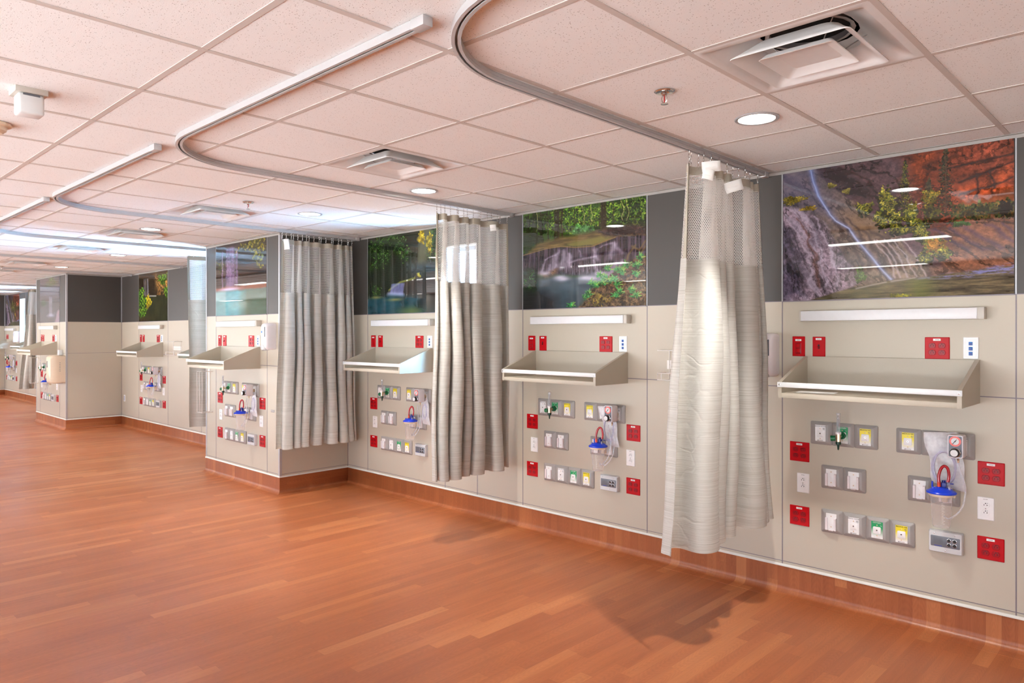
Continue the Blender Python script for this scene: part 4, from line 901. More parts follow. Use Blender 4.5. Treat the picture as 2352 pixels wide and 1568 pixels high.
# ------------------------------------------------------------------ headwall fittings (prototypes at the origin, facing -y)
def P_light(lb):
    r = thing('wall_light_bar', lb, 'wall light', group='wall light bars')
    b = MB(); b.box(-0.47, 0.47, -0.056, 0.0, -0.030, 0.030, 0.002); b.build('housing', 'endcap', r)
    b = MB(); b.box(-0.462, 0.440, -0.061, -0.050, -0.029, 0.029, 0.002); b.build('lens', 'lens', r)
    for x in (-0.467, 0.455): 
        b = MB(); b.box(x - 0.006, x + (0.006 if x < 0 else 0.016), -0.060, -0.004, -0.0305, 0.0305, 0.001); b.build('end_cap', 'endcap', r)
    return r
def plate(b, w, h, t=0.006): b.loft([(w, h, 0.003, 0.0), (w, h, 0.003, -t*0.45), (w - 0.006, h - 0.006, 0.003, -t)]); return b
def sticker(r, z, w=0.030, h=0.010, y=-0.0072):
    b = MB(); b.loft([(w, h, 0.001, -0.0055), (w, h, 0.001, y)], 0, z); s = b.build('label_sticker', 'sticker', r)
    b = MB(); 
    for k in range(5): b.box(-w*0.25 + k*w*0.11, -w*0.25 + k*w*0.11 + w*0.07, y - 0.0003, y, z - h*0.14, z + h*0.14)
    b.build('print_marks', 'inkgrey', s, smooth=False)
def receptacle(r, x, z, face, slot='black'):
    b = MB(); pts = []
    R_ = 0.0172; 
    ring = lambda y, k: [(x + R_*k*math.cos(a), y, z + max(-0.0135*k, min(0.0135*k, R_*k*math.sin(a)))) for a in np.linspace(0, 2*PI, 29)[:-1]]
    b.ringsurf([ring(-0.005, 1.0), ring(-0.0085, 1.0), ring(-0.0092, 0.94)], True, False, True); f = b.build('receptacle', face, r)
    b = MB(); y0, y1 = -0.0097, -0.0085
    b.box(x - 0.0075, x - 0.0053, y0, y1, z - 0.0042, z + 0.0042); b.box(x + 0.0050, x + 0.0072, y0, y1, z - 0.0036, z + 0.0036); b.box(x + 0.0050, x + 0.0105, y0, y1, z - 0.001, z + 0.001)
    b.cyl((x, y0, z + 0.0085), (x, y1, z + 0.0085), 0.0026, seg=10); b.build('slots', slot, f, smooth=False)
    b = MB(); b.cyl((x + 0.0075, y0, z + 0.0095), (x + 0.0075, y1, z + 0.0095), 0.0018, seg=8); b.build('indicator', 'dkgreen', f)
def P_quad(lb):
    r = thing('quad_outlet', lb, 'power outlet', group='red four-socket outlets')
    b = MB(); plate(b, 0.118, 0.117); b.build('plate', 'red', r); sticker(r, 0.045, 0.036, 0.0115)
    for x in (-0.023, 0.023):
        for z in (-0.0235, 0.0135): receptacle(r, x, z, 'redface')
    return r
def P_duplex(lb):
    r = thing('duplex_outlet', lb, 'power outlet', group='white duplex outlets')
    b = MB(); plate(b, 0.074, 0.117); b.build('plate', 'cover', r)
    for z in (-0.0195, 0.0195): receptacle(r, 0, z, 'cover')
    b = MB(); b.cyl((0, -0.0070, 0), (0, -0.0055, 0), 0.003, seg=10)
    b.build('screw', 'chrome', r)
    b = MB()
    for k in range(5): b.box(-0.010 + k*0.004, -0.0075 + k*0.004, -0.0064, -0.0058, 0.047, 0.0495)
    b.build('print_marks', 'inkgrey', r, smooth=False)
    return r
def P_dimmer(lb):
    r = thing('dimmer_switch', lb, 'switch', group='red dimmer switches')
    b = MB(); plate(b, 0.076, 0.120, 0.007); b.build('plate', 'red', r); sticker(r, 0.038, 0.036, 0.0115, -0.0082)
    b = MB(); b.loft([(0.034, 0.068, 0.002, -0.006), (0.034, 0.068, 0.002, -0.009), (0.032, 0.066, 0.002, -0.0095)], 0.0, -0.012); f = b.build('rocker', 'redface', r)
    b = MB(); b.box(-0.011, 0.011, -0.013, -0.009, -0.006, 0.012, 0.001); b.box(-0.011, 0.011, -0.012, -0.009, -0.035, -0.016, 0.001); b.build('slider', 'red', f)
    b = MB()
    for z in (-0.053, 0.053): b.cyl((0, -0.0078, z), (0, -0.0065, z), 0.0028, seg=10)
    b.build('screws', 'redface', r)
    return r
def P_toggle(lb):
    r = thing('toggle_switch', lb, 'switch', group='red toggle switches')
    b = MB(); plate(b, 0.074, 0.118, 0.007); b.build('plate', 'red', r); sticker(r, 0.045, 0.034, 0.0115, -0.0082)
    b = MB(); b.loft([(0.012, 0.026, 0.001, -0.0072), (0.012, 0.026, 0.001, -0.0078)]); b.build('slot', 'black', r)
    b = MB(); b.ringsurf([[(-0.0045, -0.006, -0.006), (0.0045, -0.006, -0.006), (0.0045, -0.006, 0.006), (-0.0045, -0.006, 0.006)], [(-0.0035, -0.019, -0.011), (0.0035, -0.019, -0.011), (0.0035, -0.019, -0.004), (-0.0035, -0.019, -0.004)]], True, False, True); b.build('toggle', 'redface', r)
    b = MB()
    for z in (-0.030, 0.030): b.cyl((0, -0.0082, z), (0, -0.0065, z), 0.003, seg=10)
    b.build('screws', 'redface', r)
    return r
def P_data(lb):
    r = thing('data_outlet', lb, 'data outlet', group='white data outlets with blue ports')
    b = MB(); plate(b, 0.070, 0.114); b.loft([(0.050, 0.092, 0.002, -0.006), (0.048, 0.090, 0.002, -0.0075)]); b.build('plate', 'cover', r)
    for z in (-0.029, -0.003, 0.023):
        b = MB(); b.loft([(0.017, 0.018, 0.001, -0.007), (0.017, 0.018, 0.001, -0.010), (0.0155, 0.0165, 0.001, -0.0105)], 0, z); f = b.build('port', 'blueport', r)
        b = MB(); b.box(-0.006, 0.006, -0.0112, -0.010, z - 0.006, z + 0.003); b.box(-0.003, 0.003, -0.0112, -0.010, z - 0.008, z - 0.006); b.build('jack_opening', 'dkblue', f, smooth=False)
    return r
def P_shelf(lb):
    r = thing('wall_shelf', lb, 'shelf', group='laminate tray shelves')
    w, d, t = 0.90, 0.385, 0.020; h = w/2
    b = MB(); b.box(-h + t, h - t, -t, 0.0, 0.027, 0.2235); b.build('back_panel', 'shelf', r, smooth=False)
    for x in (-h, h - t):
        b = MB(); b.prism([(0, 0), (0, 0.2235), (-0.018, 0.2235), (-d + 0.012, 0.092), (-d, 0.086), (-d, 0)], x, x + t); b.build('side_panel', 'shelf', r, smooth=False)
    b = MB(); b.box(-h + t, h - t, -d, 0.0, 0.0, 0.027, 0.001); b.build('deck', 'shelf', r)
    b = MB(); b.box(-h - 0.003, h + 0.003, -d - 0.006, -d, 0.059, 0.087, 0.001); b.build('front_rail', 'white', r)
    for x in (-h + 0.011, h - 0.011):
        b = MB(); b.lathe([(0.005, 0.0), (0.005, 0.0015), (0.001, 0.0025)], (x, -d - 0.006, 0.073), 14, 'y', False, True); b.build('screw', 'chrome', r)
    return r
def bezel(r):
    b = MB(); b.loft([(0.1245, 0.136, 0.008, 0.0), (0.1245, 0.136, 0.008, -0.006), (0.119, 0.130, 0.008, -0.009), (0.088, 0.104, 0.005, -0.019), (0.086, 0.102, 0.004, -0.0195)]); b.build('bezel', 'bezel', r)
def P_gas(lb, kind):
    nm = {'w': 'MEDICAL VACUUM', 'g': 'OXYGEN', 'y': 'MEDICAL AIR'}[kind]
    r = thing({'w': 'vacuum_outlet', 'g': 'oxygen_outlet', 'y': 'medical_air_outlet'}[kind], lb, 'gas outlet', group={'w': 'white medical vacuum outlets', 'g': 'green oxygen outlets', 'y': 'yellow medical air outlets'}[kind])
    bezel(r)
    b = MB(); b.loft([(0.060, 0.094, 0.002, -0.019), (0.060, 0.094, 0.002, -0.0208), (0.059, 0.093, 0.002, -0.0213)]); b.build('face_plate', 'lab_' + kind, r)
    y = -0.0216; ic = 'white' if kind == 'g' else 'ink'
    b = MB(); b.mesh(text_mesh(nm, 0.0072 if kind == 'w' else (0.0095 if kind == 'y' else 0.0105)), (0, y, 0.0405)); b.build('lettering', ic, r, smooth=False)
    b = MB(); b.mesh(text_mesh({'w': 'MED\nVAC', 'g': 'O\u2082', 'y': 'MED\nAIR'}[kind], 0.0066), (0.021, y, 0.026))
    for k in range(4): b.box(-0.009 + k*0.0065, -0.004 + k*0.0065, y, y + 0.0002, -0.0415, -0.040); b.box(-0.009 + k*0.0065, -0.005 + k*0.0065, y, y + 0.0002, -0.045, -0.0436)
    b.box(-0.016, -0.011, y, y + 0.0002, -0.0452, -0.0402); b.build('small_lettering', {'w': 'ink', 'g': 'white', 'y': 'inkgrey'}[kind], r, smooth=False)
    b = MB(); b.loft([(0.041, 0.040, 0.006, -0.020), (0.041, 0.040, 0.006, -0.0235), (0.038, 0.037, 0.006, -0.0245)], 0, -0.002); f = b.build('socket_cover', 'cover', r)
    b = MB(); b.lathe([(0.0045, 0.0235), (0.0045, 0.0258), (0.003, 0.0258)], (0, 0, -0.001), 16, 'y', False, True); b.build('socket', 'chrome', f)
    b = MB(); b.cyl((0, -0.0262, -0.001), (0, -0.0256, -0.001), 0.0028, seg=12); b.build('socket_hole', 'black', f)
    for z in (0.027, -0.031):
        b = MB(); b.lathe([(0.0033, 0.0205), (0.0033, 0.0222), (0.001, 0.023)], (0, 0, z), 12, 'y', False, True); b.build('screw', 'brass', r)
    return r
def P_slide(lb):
    r = thing('slide_bracket', lb, 'slide bracket', group='white slide brackets on grey plates')
    bezel(r)
    b = MB(); b.loft([(0.060, 0.098, 0.002, -0.019), (0.060, 0.098, 0.002, -0.0215), (0.058, 0.096, 0.002, -0.022)]); b.build('face_plate', 'cover', r)
    for s in (-1, 1):
        b = MB(); b.prism([(-0.021, -0.047), (-0.021, 0.022), (-0.028, 0.026), (-0.034, 0.020), (-0.034, -0.047)], min(s*0.030, s*0.019), max(s*0.030, s*0.019)); b.build('channel_rail', 'offwhite', r, smooth=False)
    b = MB(); b.box(-0.013, 0.013, -0.030, -0.0215, -0.051, -0.045, 0.001); b.build('stop_lip', 'offwhite', r)
    for z in (0.034, -0.028):
        b = MB(); b.lathe([(0.0033, 0.0205), (0.0033, 0.0232), (0.001, 0.024)], (0, 0, z), 12, 'y', False, True); b.build('screw', 'brass', r)
    return r
def P_call(lb):
    r = thing('nurse_call_panel', lb, 'nurse call panel', group='nurse call panels')
    b = MB(); b.loft([(0.158, 0.114, 0.006, 0.0), (0.158, 0.114, 0.006, -0.022), (0.150, 0.106, 0.006, -0.030)]); b.build('housing', 'callgrey', r)
    b = MB(); b.loft([(0.136, 0.056, 0.004, -0.0295), (0.136, 0.056, 0.004, -0.0308), (0.134, 0.054, 0.004, -0.0312)], 0, 0.002); b.build('face_panel', 'callface', r)
    b = MB()
    for i in range(7):
        for k in range(6): b.cyl((-0.052 + i*0.0062, -0.0318, -0.010 + k*0.0062), (-0.052 + i*0.0062, -0.0310, -0.010 + k*0.0062), 0.0013, seg=6)
    b.build('speaker_grille', 'ink', r)
    for x in (0.018, 0.044):
        for z in (0.013, -0.010):
            b = MB(); b.lathe([(0.0100, 0.0310), (0.0100, 0.0326), (0.0086, 0.0330)], (x, 0, z), 20, 'y'); q = b.build('button_ring', 'chrome', r)
            b = MB(); b.lathe([(0.0087, 0.0315), (0.0082, 0.0345), (0.001, 0.0348)], (x, 0, z), 20, 'y', False, True); b.build('button', 'black', q)
    b = MB(); 
    for k in range(6): b.box(-0.050 + k*0.006, -0.0455 + k*0.006, -0.0316, -0.0311, -0.0225, -0.0200)
    b.build('blue_marks', 'blue', r, smooth=False)
    for x, z in ((-0.052, 0.043), (0.045, 0.043), (0.0, -0.043)):
        b = MB(); b.lathe([(0.003, 0.029), (0.003, 0.031), (0.001, 0.0318)], (x, 0, z), 10, 'y', False, True); b.build('screw', 'chrome', r)
    return r
def P_flow(lb):
    # origin at the oxygen outlet centre on the wall
    r = thing('oxygen_flowmeter', lb, 'flowmeter', group='green oxygen flowmeters')
    Y = -0.085
    b = MB(); b.cyl((0, -0.019, -0.002), (0, -0.040, -0.002), 0.021, 0.020, 24); b.cyl((0, -0.040, -0.002), (0, -0.052, -0.002), 0.015, 0.013, 20); b.build('adapter', 'green', r)
    b = MB(); b.cyl((0, -0.05, -0.002), (0, Y, -0.006), 0.008, 0.008, 16); b.cyl((0, Y, -0.030), (0, Y, 0.014), 0.0135, 0.0135, 8); b.cyl((0, Y, 0.0), (-0.022, Y, -0.008), 0.006, seg=12); b.build('valve_body', 'brass', r)
    b = MB(); b.cyl((-0.016, Y, -0.012), (-0.040, Y - 0.006, -0.014), 0.0155, 0.0165, 14); b.build('knob', 'green', r)
    b = MB(); b.cyl((0, Y, 0.012), (0, Y, 0.024), 0.016, seg=20); b.build('collar', 'offwhite', r)
    b = MB(); b.lathe([(0.0095, 0.024), (0.0095, 0.125), (0.011, 0.126), (0.011, 0.132), (0.002, 0.133)], (0, Y, 0), 18, 'z', False, True); b.build('flow_tube', 'tube', r)
    b = MB()
    for k in range(12): b.box(-0.004, 0.004, Y - 0.0101, Y - 0.0095, 0.034 + k*0.007, 0.0352 + k*0.007)
    b.cyl((0, Y, 0.03), (0, Y, 0.12), 0.002, seg=8); b.build('scale_marks', 'ink', r)
    b = MB(); b.lathe([(0.013, -0.030), (0.015, -0.036), (0.014, -0.046), (0.007, -0.050), (0.0045, -0.074), (0.003, -0.078)], (0, Y, 0), 16, 'z', True, True); b.build('nipple', 'dkgreen', r)
    return r
def P_reg(lb):
    # origin at the vacuum outlet centre
    r = thing('vacuum_regulator', lb, 'vacuum regulator', group='suction vacuum regulators')
    b = MB(); b.cyl((0.0, -0.022, 0.0), (0.0, -0.062, 0.008), 0.010, seg=16); b.cyl((0, -0.022, 0), (0, -0.040, 0.002), 0.017, seg=18); b.build('adapter', 'brass', r)
    b = MB(); b.loft([(0.068, 0.112, 0.008, -0.058), (0.072, 0.118, 0.010, -0.066), (0.073, 0.120, 0.010, -0.120), (0.069, 0.116, 0.009, -0.128)], 0, 0.010, cap0=True); b.build('housing', 'regbody', r)
    b = MB(); b.loft([(0.059, 0.106, 0.006, -0.1275), (0.059, 0.106, 0.006, -0.129)], 0, 0.010); b.build('face_panel', 'slate', r)
    y = 0.1288; c = (0, 0, 0.037)
    b = MB(); b.lathe([(0.0265, y), (0.0265, y + 0.0025), (0.0175, y + 0.0028)], c, 32, 'y'); g = b.build('dial_ring', 'dialred', r)
    b = MB(); b.lathe([(0.0177, y), (0.0177, y + 0.0027), (0.001, y + 0.0029)], c, 28, 'y', False, True); b.build('dial_face', 'white', g)
    b = MB(); b.ringsurf([[(-0.013, -y - 0.0036, 0.023), (-0.010, -y - 0.0036, 0.022), (0.0085, -y - 0.0036, 0.0465), (0.0065, -y - 0.0036, 0.0478)], [(-0.013, -y - 0.003, 0.023), (-0.010, -y - 0.003, 0.022), (0.0085, -y - 0.003, 0.0465), (0.0065, -y - 0.003, 0.0478)]], True, True, True)
    b.cyl((0, -y - 0.004, 0.037), (0, -y - 0.0028, 0.037), 0.003, seg=12); b.build('needle', 'ink', g)
    b = MB()
    for a in np.linspace(-0.7, PI + 0.7, 11): b.cyl((0.022*math.cos(a), -y - 0.0031, 0.037 + 0.022*math.sin(a)), (0.022*math.cos(a), -y - 0.0026, 0.037 + 0.022*math.sin(a)), 0.0012, seg=6)
    b.build('dial_marks', 'redhose', g)
    kc = (0.001, 0, -0.020)
    b = MB(); b.lathe([(0.026, y), (0.0255, y + 0.006), (0.022, y + 0.008)], kc, 8, 'y', False, True); k = b.build('knob_collar', 'chrome', r)
    b = MB(); b.lathe([(0.0215, y + 0.006), (0.0215, y + 0.026), (0.0195, y + 0.029), (0.017, y + 0.0295)], kc, 28, 'y'); b.build('knob', 'black', k)
    b = MB(); b.lathe([(0.0172, y + 0.027), (0.0170, y + 0.0300), (0.001, y + 0.0302)], kc, 28, 'y', False, True); b.build('knob_face', 'white', k)
    b = MB(); b.lathe([(0.005, 0), (0.0065, -0.006), (0.004, -0.010), (0.0065, -0.015), (0.004, -0.020), (0.0055, -0.026), (0.003, -0.030)], (0.004, -0.085, -0.048), 14, 'z', True, True); b.build('hose_barb', 'brass', r)
    return r
def spline(P, n=10):
    P = [Vector(p) for p in P]; out = []
    for i in range(len(P) - 1):
        p0, p1, p2, p3 = P[max(i-1, 0)], P[i], P[i+1], P[min(i+2, len(P)-1)]
        for k in range(n):
            t = k/n; out.append(0.5*((2*p1) + (p2 - p0)*t + (2*p0 - 5*p1 + 4*p2 - p3)*t*t + (3*p1 - p0 - 3*p2 + p3)*t**3))
    out.append(P[-1]); return out
def P_can(lb):
    # origin at canister lid centre projected on the wall; canister hangs from its slide bracket
    r = thing('suction_canister', lb, 'suction canister', group='clear suction canisters with blue lids')
    Y = -0.118
    b = MB(); b.lathe([(0.052, -0.006), (0.052, -0.03), (0.050, -0.035), (0.041, -0.172), (0.038, -0.178), (0.002, -0.179)], (0, Y, 0), 40, 'z'); b.build('jar', 'jar', r)
    b = MB()
    for k in range(14): b.box(0.012, 0.012 + (0.014 if k % 2 else 0.009), Y - 0.0515 + k*0.0007, Y - 0.0508 + k*0.0007, -0.05 - k*0.008, -0.0492 - k*0.008)
    b.build('volume_marks', 'sticker', r, smooth=False)
    b = MB(); b.lathe([(0.054, -0.002), (0.059, -0.004), (0.0595, -0.013), (0.056, -0.018), (0.053, -0.017)], (0, Y, 0), 40, 'z'); b.box(0.052, 0.064, Y - 0.008, Y + 0.008, -0.020, -0.008, 0.002); b.build('rim_ring', 'cream', r)
    b = MB(); b.lathe([(0.060, -0.004), (0.069, -0.003), (0.070, 0.002), (0.066, 0.007), (0.060, 0.008), (0.048, 0.019), (0.030, 0.026), (0.002, 0.028)], (0, Y, 0), 44, 'z', False, True)
    l = b.build('lid', 'blue', r)
    b = MB()
    for x, y, h, rr in ((-0.045, 0.012, 0.034, 0.005), (-0.030, -0.030, 0.012, 0.006), (-0.008, -0.012, 0.020, 0.008)): b.cyl((x, Y + y, 0.010), (x, Y + y, 0.016 + h), rr, rr*0.85, 14)
    b.build('port', 'blue', l)
    b = MB(); b.box(-0.004, 0.022, Y - 0.004, Y + 0.022, 0.02, 0.052, 0.003); b.cyl((0.009, Y + 0.009, 0.05), (0.009, Y + 0.009, 0.062), 0.009, seg=14); b.box(0.036, 0.052, Y + 0.012, Y + 0.020, 0.044, 0.050, 0.001); b.build('filter_port', 'dkblue', l)
    b = MB(); b.cyl((0.040, Y - 0.012, 0.012), (0.040, Y - 0.012, 0.040), 0.006, 0.005, 12); b.build('clear_port', 'tube', l)
    b = MB(); b.tube(spline([(-0.008, Y - 0.012, 0.050), (-0.010, Y - 0.010, 0.080), (-0.004, Y - 0.004, 0.115), (0.010, Y + 0.004, 0.136), (0.026, Y + 0.010, 0.126), (0.032, Y + 0.012, 0.090), (0.014, Y + 0.010, 0.056)][:-1] + [(0.028, Y + 0.010, 0.055)], 8), 0.0072, 12); h = b.build('red_hose', 'redhose', r)
    b = MB(); b.cyl((-0.008, Y - 0.012, 0.030), (-0.0085, Y - 0.0118, 0.054), 0.0082, seg=12); b.build('hose_cuff', 'orange', h)
    b = MB(); b.box(-0.012, 0.012, Y + 0.050, -0.030, -0.06, -0.004, 0.003); b.build('hanger', 'cream', r)
    return r
def P_bag(lb, P, seed=1, ctr=(0.0, 0.0), cr=(0.035, 0.06)):
    """P = corners (x, z) top-left, top-right, bottom-right, bottom-left; hangs behind the regulator"""
    r = thing('tubing_bag', lb, 'plastic bag', group='clear bags of coiled suction tubing')
    g = np.random.default_rng(seed); n, m = 12, 18; Y = -0.039
    def pt(u, v, side):
        x = (P[0][0]*(1-u) + P[1][0]*u)*(1-v) + (P[3][0]*(1-u) + P[2][0]*u)*v; z = (P[0][1]*(1-u) + P[1][1]*u)*(1-v) + (P[3][1]*(1-u) + P[2][1]*u)*v
        bul = (math.sin(PI*u)*math.sin(PI*v))**0.6
        wr = 0.0035*math.sin(11*u + 7*v + seed) + 0.003*math.sin(17*v - 9*u + 2*seed)
        x += 0.006*math.sin(9*v + seed)*(abs(u - 0.5)*2)
        return (x, Y + side*(0.011*bul) + wr*0.6*bul, z)
    b = MB()
    for sd in (-1, 1): b.ringsurf([[pt(i/n, k/m, sd) for i in range(n + 1)] for k in range(m + 1)], False)
    bmesh.ops.remove_doubles(b.bm, verts=b.bm.verts, dist=0.0004); b.build('pouch', 'bag', r, sharp=1.2)
    b = MB()
    for k in range(4):
        kx = 1 + 0.07*(k - 1.5); b.tube([(ctr[0] + cr[0]*kx*math.cos(a), Y - 0.004 + 0.004*(k - 1.5), ctr[1] + cr[1]*kx*math.sin(a)) for a in np.linspace(0, 2*PI, 33)[:-1]], 0.0045, 8, closed=True)
    b.build('coiled_tubing', 'coil', r)
    return r

def canister_hose(r, pts):
    b = MB(); b.tube(spline(pts, 10), 0.0042, 10); return b.build('vacuum_hose', 'tube', r)

BAYS = [('red canyon picture', -1.8901, 0.0), ('forest cascade picture', -4.0758, 0.0), ('blue pool picture', -6.2696, 0.0), ('violet waterfall picture', -8.075, P1),
        ('garden pond picture', -12.785, 0.0), ('grey waterfall picture', -15.185, P2), ('farthest dim canyon picture', -22.09, 0.0)]
_proto = {}
def put(fn, key, x, y, z, label, *a):
    if key in _proto: return dup(_proto[key], (x, y, z), label)
    r = fn(label, *a); r.location = (x, y, z); _proto[key] = r; return r
ROW1, ROWS2, ROW3 = 1.0015, 0.747, 0.488
for bi, (pn, X, y) in enumerate(BAYS):
    U = 'under the ' + pn
    put(P_light, 'light', X + 0.60, y, 1.6945, 'white wall light bar directly ' + U)
    put(P_dimmer, 'dim', X + 0.102, y, 1.513, 'red dimmer switch, left of the two switches, ' + U)
    put(P_toggle, 'tog', X + 0.223, y, 1.5125, 'red toggle switch, right of the two switches, ' + U)
    put(P_quad, 'quad', X + 0.846, y, 1.512, 'red four-socket outlet above the shelf ' + U)
    put(P_data, 'data', X + 1.0015, y, 1.5145, 'white data outlet with three blue ports above the shelf ' + U)
    put(P_shelf, 'shelf', X + 0.592, y, 1.2305, 'beige laminate tray shelf with white front rail ' + U)
    put(P_quad, 'quad', X + 0.107, y, 0.876, 'upper of the two red four-socket outlets at left ' + U)
    put(P_quad, 'quad', X + 0.107, y, 0.489, 'lower of the two red four-socket outlets at left ' + U)
    put(P_duplex, 'dup', X + 0.129, y, 0.689, 'white duplex outlet at left ' + U)
    put(P_gas, 'gw', X + 0.238, y, ROW1, 'white medical vacuum outlet beside the flowmeter ' + U, 'w')
    put(P_gas, 'gg', X + 0.3635, y, ROW1, 'green oxygen outlet holding the flowmeter ' + U, 'g')
    if bi != 5: put(P_gas, 'gy', X + 0.4885, y, ROW1, 'yellow medical air outlet right of the flowmeter ' + U, 'y')
    put(P_slide, 'sl', X + 0.3005, y, ROWS2, 'grey-framed slide bracket, left of the middle pair, ' + U)
    put(P_slide, 'sl', X + 0.4255, y, ROWS2, 'grey-framed slide bracket, right of the middle pair, ' + U)
    put(P_slide, 'sl', X + 0.3005, y, ROW3, 'grey-framed slide bracket starting the bottom row ' + U)
    put(P_gas, 'gw', X + 0.4255, y, ROW3, 'white medical vacuum outlet in the bottom row ' + U, 'w')
    put(P_gas, 'gg', X + 0.5510, y, ROW3, 'green oxygen outlet in the bottom row ' + U, 'g')
    put(P_gas, 'gy', X + 0.6765, y, ROW3, 'yellow medical air outlet ending the bottom row ' + U, 'y')
    put(P_call, 'call', X + 0.890, y, 0.487, 'grey nurse call panel below the suction canister ' + U)
    put(P_flow, 'flow', X + 0.3635, y, ROW1, 'oxygen flowmeter with green knob ' + U)
    cxo = [0.893, 0.862, 0.855, 0.850, 0.86, 0.83, 0.86][bi]
    c = put(P_can, 'can', X + cxo, y, 0.767, 'clear suction canister with blue lid ' + U)
    if bi != 5:
        put(P_gas, 'gy', X + 0.7085, y, ROW1, 'yellow medical air outlet left of the regulator ' + U, 'y')
        put(P_gas, 'gw', X + 0.8335, y, ROW1, 'grey-framed vacuum outlet hidden behind the regulator ' + U, 'w')
        put(P_gas, 'gw', X + 0.9585, y, ROW1, 'medical vacuum outlet holding the regulator ' + U, 'w')
        put(P_slide, 'sl', X + 0.766, y, ROWS2, 'grey-framed slide bracket left of the canister ' + U)
        put(P_slide, 'sl', X + 0.891, y, ROWS2, 'grey-framed slide bracket behind the canister ' + U)
        put(P_reg, 'reg', X + 0.958, y, ROW1, 'suction vacuum regulator with dial ' + U)
        put(P_quad, 'quad', X + 1.0905, y, 0.874, 'upper of the two red four-socket outlets at right ' + U)
    put(P_quad, 'quad', X + 1.0890, y, 0.489, 'lower of the two red four-socket outlets at right ' + U)
    put(P_duplex, 'dup', X + 1.0675, y, 0.691, 'white duplex outlet at right ' + U)
    if bi != 5:
        if bi in (0,): Pq = [(0.790, 1.062), (0.955, 1.075), (0.990, 0.765), (0.835, 0.80)]; ctr, cr = (0.890, 0.885), (0.056, 0.092)
        elif bi == 1: Pq = [(0.800, 1.050), (0.945, 1.06), (0.995, 0.762), (0.900, 0.772)]; ctr, cr = (0.905, 0.89), (0.046, 0.085)
        else: Pq = [(0.925, 0.985), (1.015, 0.985), (1.05, 0.735), (0.935, 0.745)]; ctr, cr = (0.98, 0.86), (0.03, 0.07)
        key = 'bag%d' % min(bi, 2)
        put(P_bag, key, X, y, 0.0, 'clear plastic bag of coiled tubing behind the regulator ' + U, Pq, 3 + bi, ctr, cr)
        # thin hose from the regulator barb round to the canister: part of the canister
        o = canister_hose(c, [(0.962 - cxo, -0.085, 0.924 - 0.767), (0.975 - cxo, -0.10, 0.88 - 0.767), (1.000 - cxo, -0.11, 0.80 - 0.767), (0.985 - cxo, -0.12, 0.70 - 0.767), (0.935 - cxo, -0.13, 0.64 - 0.767), (0.905 - cxo, -0.115, 0.645 - 0.767)])
# shelves half hidden in the recesses
dup(_proto['shelf'], (-10.34 + 0.592, 0, 1.2305), 'cream tray shelf half hidden behind the near pier and bluish curtain')
dup(_proto['shelf'], (-19.90 + 0.592, 0, 1.2305), 'small cream tray shelf in the farthest recess beside the farthest curtain')
o = MB(); o.loft([(0.20, 0.11, 0.002, -0.0006), (0.20, 0.11, 0.002, 0.0006)], cap0=True); o.loft([(0.10, 0.06, 0.002, -0.0016), (0.10, 0.06, 0.002, -0.0007)], 0.02, 0.01, cap0=True)
o = tag(o.build('paper_sheet', 'paper', None, (-1.58, -0.26, 1.2605)), 'white paper sheets lying on the nearest tray shelf', 'paper'); o.rotation_euler = (-PI/2, 0, 0.15)

# soap dispensers
def P_soap(lb):
    r = thing('soap_dispenser', lb, 'soap dispenser', group='white wall soap dispensers')
    b = MB(); b.loft([(0.118, 0.262, 0.02, 0.0), (0.120, 0.268, 0.022, -0.04), (0.116, 0.264, 0.03, -0.085), (0.100, 0.245, 0.035, -0.105), (0.075, 0.215, 0.03, -0.112)], seg=6); b.build('body', 'offwhite', r, sharp=1.0)
    b = MB(); b.box(0.028, 0.042, -0.1125, -0.095, -0.005, 0.095, 0.003); b.build('level_window', 'window_grey', r)
    b = MB(); b.loft([(0.08, 0.06, 0.02, -0.06), (0.085, 0.066, 0.02, -0.10), (0.06, 0.045, 0.02, -0.120)], -0.005, -0.108, cap0=True); b.build('push_bar', 'callgrey', r, sharp=1.0)
    b = MB(); b.box(-0.034, -0.012, -0.1135, -0.106, 0.035, 0.055); b.build('blue_label', 'blueport', r)
    return r
sd = P_soap('white soap dispenser behind the nearest curtain edge, left of nearest shelf'); sd.location = (-1.968, 0, 1.459)
dup(sd, (-6.765, P1, 1.562), 'white soap dispenser on the near pier beside its shelf')
dup(sd, (-20.78, 0, 1.52), 'small bluish soap dispenser at the farthest bay')
r = thing('paper_towel_dispenser', 'large cream paper towel dispenser on the far pier', 'towel dispenser', (-13.79, P2, 1.0))
b = MB(); b.loft([(0.29, 0.44, 0.02, 0.0), (0.30, 0.46, 0.025, -0.10), (0.29, 0.46, 0.03, -0.17), (0.25, 0.41, 0.035, -0.21)], seg=6); b.build('cover', 'cream', r, sharp=1.0)
b = MB()
for k in range(6): b.box(0.1475, 0.1525, -0.09, -0.07, -0.03 + k*0.027, -0.018 + k*0.027)
b.build('level_slots', 'shelf', r)
b = MB(); b.box(-0.10, -0.04, -0.2115, -0.19, 0.03, 0.14, 0.004); b.build('view_window', 'window_grey', r)
b = MB(); b.box(-0.05, 0.05, -0.10, -0.02, -0.24, -0.215, 0.004); b.build('outlet_throat', 'callgrey', r)
o = MB(); o.box(-0.045, 0.045, -0.06, 0.0, 0.0, 0.085, 0.006); tag(o.build('wall_box', 'white', None, (-13.83, P2, 1.235)), 'small white box mounted above the cream towel dispenser', 'box')
r = dup(_proto['data'], (-13.455, 0, 0.481), 'low white data outlet near floor beside the far pier corner')
o = MB(); plate(o, 0.07, 0.026, 0.004); tag(o.build('wall_plate', 'bezel', None, (-6.775, P1, 0.813)), 'small grey plate on the near pier beside the curtain', 'plate')

